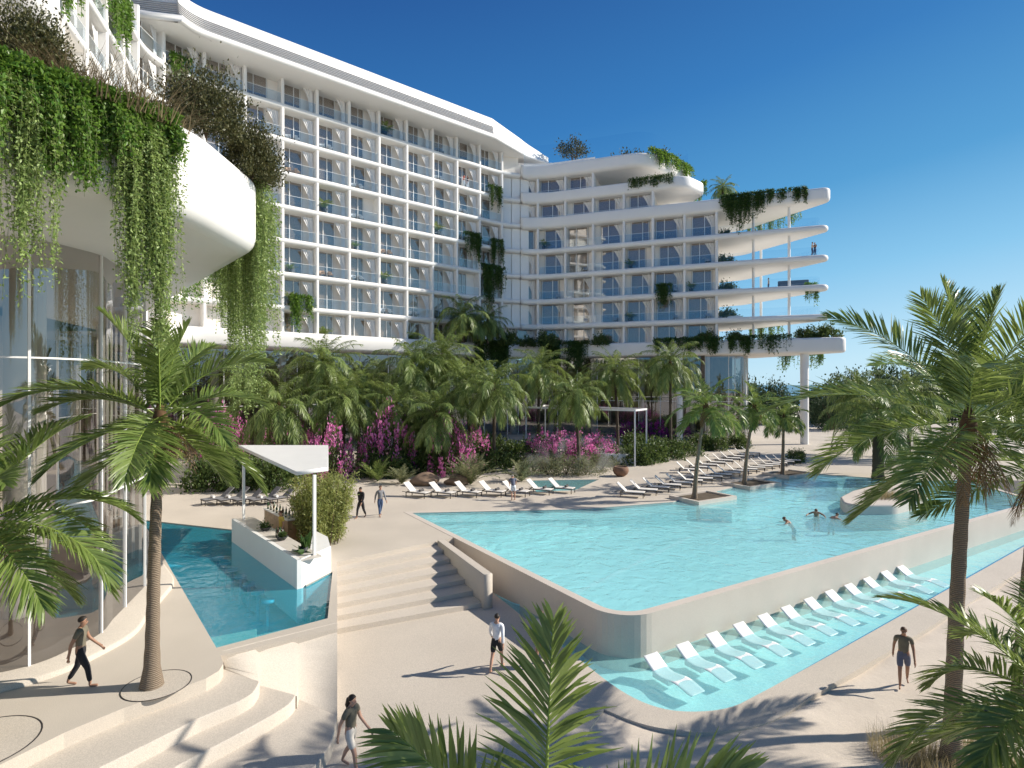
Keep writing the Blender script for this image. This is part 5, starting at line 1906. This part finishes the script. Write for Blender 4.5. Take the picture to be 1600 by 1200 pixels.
# moulded loungers standing in the shallow pool
def shell():
    b = MB()
    pr = [(-.02, .88), (.1, .70), (.28, .44), (.42, .27), (.56, .16), (.74, .12), (.95, .16), (1.15, .24), (1.34, .28), (1.52, .25), (1.70, .17), (1.88, .09), (2.02, .05)]
    pts = [Vector((p[0], p[1])) for p in pr]
    th = .045
    V = []
    nw = 6
    nrm = offset([(p.x, p.y) for p in pts], th)
    def width(i): return .36 - (.02 if i in (0, len(pts) - 1) else 0)
    top = [(p.x, p.y) for p in pts]
    n_ = len(pts)
    for i in range(n_):
        for k in range(nw + 1):
            x = (-1 + 2 * k / nw) * width(i)
            V.append((x, -top[i][0] + 1, top[i][1] + .02 * (abs(-1 + 2 * k / nw) ** 3)))
    for i in range(n_):
        for k in range(nw + 1):
            x = (-1 + 2 * k / nw) * width(i)
            V.append((x, -nrm[i].x + 1, nrm[i].y - (.0)))
    F = []
    m_ = nw + 1
    o_ = n_ * m_
    for i in range(n_ - 1):
        for k in range(nw):
            F.append((i * m_ + k, (i + 1) * m_ + k, (i + 1) * m_ + k + 1, i * m_ + k + 1))
            F.append((o_ + i * m_ + k, o_ + i * m_ + k + 1, o_ + (i + 1) * m_ + k + 1, o_ + (i + 1) * m_ + k))
        F.append((i * m_, o_ + i * m_, o_ + (i + 1) * m_, (i + 1) * m_))
        F.append((i * m_ + nw, (i + 1) * m_ + nw, o_ + (i + 1) * m_ + nw, o_ + i * m_ + nw))
    for k in range(nw):
        F.append((k, k + 1, o_ + k + 1, o_ + k))
        a = (n_ - 1) * m_ + k
        F.append((a, o_ + a, o_ + a + 1, a + 1))
    b.add(V, F, 0, True)
    # hollow foot below the seat
    b.box((0, .35, -.09), (.5, .7, .36))
    return b.build('shell', M['gel'])
sh = shell()
C.objects.unlink(sh)
HEADS = [(1040, 1063), (1090, 1044), (1136, 1026), (1178, 1009), (1216, 994), (1252, 980), (1287, 966), (1319, 953), (1349, 942), (1378, 931), (1405, 920), (1430, 911)]
frz = math.atan2(-dE.x, dE.y) + math.pi / 2
for i, (px, py) in enumerate(HEADS):
    p = G(px + 12, py - 10, ZL)
    o = sh.copy(); C.objects.link(o)
    o.name = 'pool_lounger'
    o.location = (p.x, p.y, -1.54)
    o.scale = (.86, .95, .48)
    o.rotation_euler = (0, 0, math.atan2(dE.y, dE.x))
    tag(o, 'white moulded lounger standing in the shallow pool, %s from the near end' % ORD[i], 'pool lounger', 'white loungers in the shallow pool')

# ------------------------------------------------------------------ pergola and white round terrace
pg = thing('pergola', 'open white pergola frame in the garden before the shaded lobby', 'pergola', G(905, 690))
q = [PY(822, 60).to_2d(), PY(992, 53).to_2d(), PY(1010, 56).to_2d(), PY(852, 65).to_2d()]
zt_ = ZY(640, 53)
for i, c in enumerate(q):
    b = MB(); b.box((c.x, c.y, zt_ / 2), (.13, .13, zt_)); b.build('post', M['paint'], pg)
for i in range(4):
    b = MB(); b.bar((q[i].x, q[i].y, zt_ - .08), (q[(i + 1) % 4].x, q[(i + 1) % 4].y, zt_ - .08), .16); b.build('beam', M['paint'], pg)
t = thing('round_terrace', 'white rounded platform at the foot of the pergola', 'platform', G(960, 700))
b = MB()
p0 = PY(965, 56)
b.slab([(p0.x + 2.6 * math.cos(a / 20 * 6.283), p0.y + 2.0 * math.sin(a / 20 * 6.283)) for a in range(20)], 0, 1.0, .1, 3, rb=.3)
b.build('platform', M['paint'], t)

# ------------------------------------------------------------------ balcony furniture
def make_chair(m):
    t = thing('balcony_chair', 'x', 'chair')
    b = MB(); b.slab(fillet([(-.28, -.28), (.28, -.28), (.28, .28), (-.28, .28)], .08, 3), .36, .44, .03, 2); b.build('seat', m, t)
    b = MB()
    V, F = [], []
    for k in range(9):
        a = math.radians(-20 + 220 * k / 8)
        for r_, z in ((.29, .40), (.33, .78), (.30, .80), (.26, .42)):
            V.append((math.cos(a) * r_, math.sin(a) * r_, z - .12 * (abs(k - 4) / 4) ** 2 * (1 if z > .6 else 0)))
    for k in range(8):
        for j in range(4):
            F.append((k * 4 + j, k * 4 + (j + 1) % 4, (k + 1) * 4 + (j + 1) % 4, (k + 1) * 4 + j))
    b.add(V, F, 0, True)
    b.build('backrest', m, t)
    for x in (-.24, .24):
        for y in (-.24, .24):
            c = MB(); c.box((x, y, .18), (.035, .035, .36)); c.build('leg', M['frame'], t)
    return t
cb, ct = make_chair(M['chairblue']), make_chair(M['chairtan'])
usedC = [False, False]
def put_chair(k, p, rz, label):
    src = (cb, ct)[k]
    grp = 'chairs on the hotel balconies'
    if not usedC[k]:
        usedC[k] = True
        src.location = p; src.rotation_euler = (0, 0, rz); src['label'] = label; src['group'] = grp
    else:
        dup(src, p, rz, label, 1.0, grp)
FLN = ['lowest row', 'second row from below', 'third row from below', 'fourth row from below', 'fifth row from below', 'sixth row from below', 'row below the top', 'top row']
CH = [(5, 6, 0), (6, 6, 0), (5, 5, 1), (7, 5, 0), (7, 4, 0), (8, 3, 1), (7, 2, 0), (10, 6, 0), (11, 5, 0), (10, 4, 0), (9, 1, 0), (6, 2, 1), (10, 7, 0), (8, 1, 0)]
for k, fk, c in CH:
    mid, d, n_, z, wd = bays[(longw.name, k, fk)]
    for j, off in enumerate((-1.15, -.1)):
        q = mid + d * off - n_ * .75
        put_chair(c, (q.x, q.y, z + .002), math.atan2(d.y, d.x) + (1.0 if j else -.6), '%s chair, long wing, %s, %s bay from right, %s one' % ('tan' if c else 'pale', FLN[fk], ORD[12 - k], 'right' if j else 'left'))
ECH = [(2, 1), (3, 1), (5, 2), (6, 1), (5, 1), (2, 3), (6, 3), (1, 2)]
for k, fk in ECH:
    mid, d, n_, z, wd = bays[(endw.name, k, fk)]
    q = mid + d * .9 - n_ * .6
    put_chair(0, (q.x, q.y, z + .002), math.atan2(d.y, d.x) + .5, 'pale chair, stepped wing, %s, %s bay from inner corner' % (FLN[fk], ORD[k]))
PLT = [(6, 4, 'tall'), (7, 3, 'low'), (8, 2, 'tall'), (10, 4, 'tall'), (8, 7, 'tall'), (5, 2, 'low'), (5, 1, 'tall'), (6, 0, 'tall'), (9, 0, 'tall')]
pl = None
def make_potplant():
    t = thing('potted_plant', 'x', 'potted plant')
    b = MB(); b.lathe((0, 0, 0), [(0, 0), (.2, 0), (.27, .45), (.23, .43), (0, .42)], 14); b.build('pot', M['potdark'], t)
    rg = np.random.RandomState(44); f = MB()
    for i in range(16):
        frond(f, rg, 1.0, i * 2.4, math.radians(rg.uniform(35, 85)), math.radians(rg.uniform(30, 70)), 12, .3, .07, .3, .2, 3, rr=.012, org=(0, 0, .45))
    f.build('foliage', [M['palmdark'], M['rachisd']], t)
    return t
protoP = make_potplant()
firstp = True
def put_plant(p, sc, rz, label):
    global firstp
    if firstp:
        firstp = False
        protoP.location = p; protoP['label'] = label; protoP['group'] = 'potted plants on the balconies'; protoP.scale = (sc,) * 3
    else:
        dup(protoP, p, rz, label, sc, 'potted plants on the balconies')
for i, (k, fk, kind) in enumerate(PLT):
    mid, d, n_, z, wd = bays[(longw.name, k, fk)]
    q = mid - d * .9 - n_ * .7
    put_plant((q.x, q.y, z + .002), 1.35 if kind == 'tall' else .85, i, '%s potted plant, long wing, %s, %s bay from right' % (kind, FLN[fk], ORD[12 - k]))
for i, (k, fk) in enumerate(((4, 3), (4, 1), (6, 2), (1, 4))):
    mid, d, n_, z, wd = bays[(endw.name, k, fk)]
    q = mid - d * 1.2 - n_ * .6
    put_plant((q.x, q.y, z + .002), 1.1, i, 'potted plant, stepped wing, %s, %s bay from inner corner' % (FLN[fk], ORD[k]))
for z, k in ((FL[1], 'lowest'), (FL[2], 'second'), (FL[3], 'third'), (FL[4], 'topmost')):
    p = PY(1136, 78.6)
    t = thing('planter_box', 'low white planter under the dark shrub on the %s boat-shaped terrace' % k, 'planter', (p.x, p.y, z))
    b = MB(); b.rbox((p.x + .3, p.y, z + .25), (3.0, 1.2, .5), .05, math.atan2(-.356, .934)); b.build('box', M['paint'], t)
p = Vector((36.6, 74.7))
t = thing('sofa', 'curved blue-grey sofa at the tip of the second boat-shaped terrace', 'sofa', (p.x, p.y, FL[2]))
b = MB(); b.rbox((p.x, p.y, FL[2] + .25), (3.6, .9, .5), .1, -.36); b.build('seat', M['sofa'], t)
b = MB(); b.rbox((p.x + .12, p.y + .5, FL[2] + .55), (3.7, .3, 1.1), .1, -.36); b.build('backrest', M['sofa'], t)

# ------------------------------------------------------------------ people
def skin_obj(name, joints, edges, m, parent, root='pelvis', sub=1):
    names = list(joints)
    me = bpy.data.meshes.new(name)
    me.from_pydata([joints[n_][0] for n_ in names], [(names.index(a), names.index(b_)) for a, b_ in edges], [])
    o = bpy.data.objects.new(name, me)
    C.objects.link(o)
    o.parent = parent
    md = o.modifiers.new('skin', 'SKIN')
    md.use_smooth_shade = True
    for i, n_ in enumerate(names):
        r = joints[n_][1]
        r = r if hasattr(r, '__len__') else (r, r)
        me.skin_vertices[0].data[i].radius = r
        me.skin_vertices[0].data[i].use_root = (n_ == root)
    o.modifiers.new('sub', 'SUBSURF').levels = sub
    o.modifiers['sub'].render_levels = sub
    me.materials.append(m)
    return o
def person(label, loc, rz, skin='skin', hair='hair', top='c_white', bottom='c_black', pose='walk', long_legs=False, hairlong=False, sleeves=True, scale=1.0, only_top=False, dress=False):
    "faces +Y before turning; z = 0 under the feet"
    t = thing('person', label, 'person', loc, rz)
    t.scale = (scale,) * 3
    lean = {'walk': .03, 'stand': 0, 'lean': .62, 'swim': .75, 'hug': .02}[pose]
    J = {}
    def up(z):   # trunk bends forward from the hips
        h = z - .95
        return (0, math.sin(lean) * h, .95 + math.cos(lean) * h)
    tr = lambda x, z, dy=0: (x, up(z)[1] + dy * math.cos(lean), up(z)[2] - dy * math.sin(lean))
    J['pelvis'] = (tr(0, .95), (.15, .11)); J['waist'] = (tr(0, 1.10), (.125, .095)); J['chest'] = (tr(0, 1.30), (.155, .115)); J['clav'] = (tr(0, 1.43), (.10, .075))
    J['neck'] = (tr(0, 1.50, .01), .052)
    hl = .03 if pose != 'lean' else .06
    J['jaw'] = (tr(0, 1.575, hl + .02), (.062, .07)); J['head'] = (tr(0, 1.66, hl), (.078, .095)); J['crown'] = (tr(0, 1.73, hl - .01), (.06, .07))
    J['nose'] = (tr(0, 1.625, hl + .115), .014)
    E = [('pelvis', 'waist'), ('waist', 'chest'), ('chest', 'clav'), ('clav', 'neck'), ('neck', 'jaw'), ('jaw', 'head'), ('head', 'crown'), ('jaw', 'nose')]
    st = {'walk': .26, 'stand': .03, 'lean': .05, 'swim': .1, 'hug': .03}[pose]
    for s, nm in ((-1, 'l'), (1, 'r')):
        f = st * s
        back = f < 0 and pose == 'walk'
        J['hip' + nm] = ((s * .09, 0, .88), .098)
        J['knee' + nm] = ((s * .10, f * .55 + .04, .49), .058)
        J['calf' + nm] = ((s * .10, f * .8 - .01, .33), .055)
        J['ankle' + nm] = ((s * .10, f * 1.05 - .03, .10 if not back else .14), .036)
        J['heel' + nm] = ((s * .10, f * 1.05 - .05, .035 if not back else .09), .033)
        J['toe' + nm] = ((s * .115, f * 1.05 + .15, .028), (.036, .024))
        E += [('pelvis', 'hip' + nm), ('hip' + nm, 'knee' + nm), ('knee' + nm, 'calf' + nm), ('calf' + nm, 'ankle' + nm), ('ankle' + nm, 'heel' + nm), ('heel' + nm, 'toe' + nm)]
        J['ear' + nm] = (tr(s * .088, 1.63, hl), .013)
        E.append(('head', 'ear' + nm))
        sh = Vector(tr(s * .185, 1.415))
        J['sh' + nm] = (tuple(sh), .062)
        sw = -.9 * f
        if pose == 'lean':
            el, wr = sh + Vector((s * .05, .10, -.25)), sh + Vector((s * .02, .28, -.42))
        elif pose == 'swim':
            el, wr = sh + Vector((s * .22, .12, -.10)), sh + Vector((s * .28, .36, -.12))
        elif pose == 'hug':
            el, wr = sh + Vector((s * .07, .03, -.27)), sh + Vector((-s * .05, .22, -.2))
        else:
            el, wr = sh + Vector((s * .055, sw * .45 - .03, -.285)), sh + Vector((s * .075, sw * 1.0 + .07, -.525))
        J['el' + nm] = (tuple(el), .043)
        J['wr' + nm] = (tuple(wr), .029)
        hd = (wr - el).normalized()
        palm_ = wr + hd * .075
        J['palm' + nm] = (tuple(palm_), (.04, .022))
        E += [('clav', 'sh' + nm), ('sh' + nm, 'el' + nm), ('el' + nm, 'wr' + nm), ('wr' + nm, 'palm' + nm)]
        side = hd.cross(Vector((s, 0, 0))).normalized()
        for k, (o_, ln) in enumerate(((-.03, .07), (-.01, .085), (.01, .08), (.03, .06))):
            a = palm_ + side * o_ + hd * .03
            bpt = a + hd * ln * .5 + Vector((-s * .004, 0, 0))
            cpt = bpt + hd * ln * .45 + Vector((-s * .018, .0, 0))
            J['f%d%sa' % (k, nm)] = (tuple(bpt), .0095)
            J['f%d%sb' % (k, nm)] = (tuple(cpt), .0075)
            E += [('palm' + nm, 'f%d%sa' % (k, nm)), ('f%d%sa' % (k, nm), 'f%d%sb' % (k, nm))]
        th = wr + hd * .045 + side * .045
        J['th' + nm] = (tuple(th + hd * .02), .010)
        E.append(('wr' + nm, 'th' + nm))
    body = skin_obj('body', J, E, M[skin], t)
    g = lambda n_, k=1.0: (J[n_][0], tuple(r * k + .014 for r in (J[n_][1] if hasattr(J[n_][1], '__len__') else (J[n_][1],) * 2)))
    mix = lambda a, b_, f: tuple(Vector(J[a][0]).lerp(Vector(J[b_][0]), f))
    if top:
        T = {'pelvis': (tr(0, .86), (.172, .135)), 'waist': g('waist'), 'chest': g('chest'), 'clav': (J['clav'][0], (.115, .09))}
        TE = [('pelvis', 'waist'), ('waist', 'chest'), ('chest', 'clav')]
        for nm in 'lr':
            T['sh' + nm] = g('sh' + nm)
            TE.append(('clav', 'sh' + nm))
            if sleeves:
                fr_ = .55 if sleeves is True else 1.0
                T['sl' + nm] = (mix('sh' + nm, 'el' + nm, fr_), .062 if fr_ < 1 else .054)
                TE.append(('sh' + nm, 'sl' + nm))
                if sleeves == 'long':
                    T['sc' + nm] = (mix('el' + nm, 'wr' + nm, .9), .042)
                    TE.append(('sl' + nm, 'sc' + nm))
        skin_obj('top', T, TE, M[top], t)
    if bottom:
        T = {'pelvis': (tr(0, .95), (.165, .128)), 'band': (tr(0, 1.07), (.135, .105))}
        TE = [('pelvis', 'band')]
        if dress:
            T['hem'] = ((0, 0, .55), (.20, .18)); T['mid'] = ((0, 0, .75), (.18, .15))
            TE += [('pelvis', 'mid'), ('mid', 'hem')]
        else:
            for nm in 'lr':
                T['hip' + nm] = g('hip' + nm)
                T['th' + nm] = (mix('hip' + nm, 'knee' + nm, .85), .088)
                TE += [('pelvis', 'hip' + nm), ('hip' + nm, 'th' + nm)]
                if long_legs:
                    T['kn' + nm] = g('knee' + nm); T['an' + nm] = (mix('calf' + nm, 'ankle' + nm, .9), .058)
                    TE += [('th' + nm, 'kn' + nm), ('kn' + nm, 'an' + nm)]
        skin_obj('skirt' if dress else ('trousers' if long_legs else 'shorts'), T, TE, M[bottom], t)
    # hair: a cap over the back and top of the skull
    hb = MB()
    hc = Vector(tr(0, 1.665, hl - .012))
    V, F = [], []
    for i in range(9):
        th = math.pi * .62 * i / 8
        for k in range(16):
            ph = 2 * math.pi * k / 16
            fr_ = 1.0 if math.sin(ph) < .2 else max(.55, 1 - .45 * math.sin(ph))
            a = th * fr_
            v = Vector((math.sin(a) * math.cos(ph) * .087, math.sin(a) * math.sin(ph) * .103, math.cos(a) * .094))
            v.rotate(Matrix.Rotation(-lean, 3, 'X'))
            V.append(tuple(hc + v))
    for i in range(8):
        for k in range(16):
            F.append((i * 16 + k, i * 16 + (k + 1) % 16, (i + 1) * 16 + (k + 1) % 16, (i + 1) * 16 + k))
    hb.add(V, F, 0, True)
    if hairlong:
        hb.tube([hc + Vector((0, -.08, -.02)), hc + Vector((0, -.11, -.16)), hc + Vector((0, -.10, -.30))], [.07, .075, .03], 8)
    o = hb.build('hair', M[hair], None)
    o.parent = t
    return t
face = lambda dx, dy: math.atan2(-dx, dy)
p = G(564, 809); person('person in black walking on the deck behind the bar bamboo', p, face(-.4, -1), 'skind', 'hair', 'c_black', 'c_black', 'walk', True, sleeves='long')
p = G(594, 806); person('person in grey walking beside the one in black', p, face(.6, -1), 'skin', 'hairb', 'c_grey', 'c_jean', 'walk', True, sleeves='long')
p = G(802, 781.5); person('grey-haired man in white shorts leaning over a lounger behind the pool', p, face(-.1, 1), 'skin', 'hairg', 'c_slate', 'c_white', 'lean')
p = G(776, 1047, ZL); person('man in white shirt and black shorts seen from behind below the stairs', p, face(.3, 1), 'skin', 'hair', 'c_white', 'c_black', 'walk', sleeves='long')
p = G(846, 1040, ZL); person('person in cream top and red skirt beside the raised pool wall', p, face(-.3, -1), 'skind', 'hairb', 'c_cream', 'c_red', 'walk', dress=True, hairlong=True)
p = G(548, 1203, ZL); person('woman in dark olive clothes walking at the bottom of the photo', p, face(1, -.4), 'skin', 'hair', 'c_olive', 'c_cream', 'walk', hairlong=True)
p = G(126, 1072, 0); person('person in dark clothes walking past the curved lobby glass', p, face(1, .3), 'skind', 'hair', 'c_olive', 'c_black', 'walk', True)
p = G(1412, 1070, -1.45); person('person in brown top walking on the sand between pool and coconut palm', p, face(-.5, -.8), 'skind', 'hairb', 'c_olive', 'c_slate', 'walk')
for (px, py), lab, rz_, sk, hr in (((1241, 817), 'swimmer leftmost of three in the large pool', 1.0, 'skind', 'hairb'), ((1276, 804), 'swimmer farthest of three in the large pool', 2.6, 'skind', 'hairb'), ((1298, 810), 'dark-haired swimmer rightmost of three in the large pool', -1.2, 'skin', 'hair')):
    p = G(px, py)
    person(lab, (p.x, p.y, -1.28 if 'farthest' not in lab else -1.12), rz_, sk, hr, None, 'c_teal', 'swim')
fb = f0 + bdir * 3.0 + bback * 1.35
person('bartender in a yellow top behind the white bar counter', (fb.x, fb.y, 0), face(-bback.x, -bback.y), 'skin', 'hairb', 'c_yellow', 'c_black', 'stand', True)
mid, d, n_, z, wd = bays[(longw.name, 11, 6)]
q = mid - n_ * .5 - d * .55
person('person in red on a balcony of the long wing beside another in black', (q.x, q.y, z), face(d.x, d.y), 'skin', 'hair', 'c_red', 'c_white', 'stand', True)
q = mid - n_ * .5 + d * .1
person('person in black on a balcony of the long wing beside the one in red', (q.x, q.y, z), face(-d.x, -d.y), 'skin', 'hair', 'c_black', 'c_white', 'stand', True)
p = PY(1269, 72.6); person('left person of the couple at the terrace tip, in tan top and jeans', (p.x, p.y, FL[3]), face(.8, -.3), 'skin', 'hair', 'c_cream', 'c_jean', 'hug', True)
p = PY(1273.5, 72.8); person('right person of the couple at the terrace tip, in black top and jeans', (p.x, p.y, FL[3]), face(-.8, -.3), 'skin', 'hairb', 'c_black', 'c_jean', 'hug', True)
p = PY(1201, 77); person('person alone on the second boat-shaped terrace, in tan top and jeans', (p.x, p.y, FL[2]), face(-.8, .3), 'skin', 'hair', 'c_cream', 'c_jean', 'stand', True)

# drifting mist over the small pool
import bmesh
m, N, L, P = newmat('mist')
N.remove(P)
vp = N.new('ShaderNodeVolumePrincipled')
vp.inputs['Color'].default_value = (.95, .95, .95, 1)
tc = N.new('ShaderNodeTexCoord')
nz = N.new('ShaderNodeTexNoise')
nz.inputs['Scale'].default_value = .75
nz.inputs['Detail'].default_value = 4
L.new(tc.outputs['Object'], nz.inputs['Vector'])
mr = N.new('ShaderNodeMapRange')
mr.inputs['From Min'].default_value = .50
mr.inputs['From Max'].default_value = .75
mr.inputs['To Max'].default_value = .38
L.new(nz.outputs[0], mr.inputs['Value'])
L.new(mr.outputs[0], vp.inputs['Density'])
L.new(vp.outputs[0], N['Material Output'].inputs['Volume'])
bm = bmesh.new()
bmesh.ops.create_icosphere(bm, subdivisions=3, radius=1)
for v in bm.verts:
    v.co = Vector((v.co.x * 4.6, v.co.y * 1.4, v.co.z * 1.5 + 1.6))
me = bpy.data.meshes.new('mist')
bm.to_mesh(me); bm.free()
me.materials.append(m)
o = bpy.data.objects.new('mist', me)
C.objects.link(o)
o.location = G(895, 742)
tag(o, 'thin white mist drifting over the grey shrubs behind the small pool', 'mist', None, 'stuff')
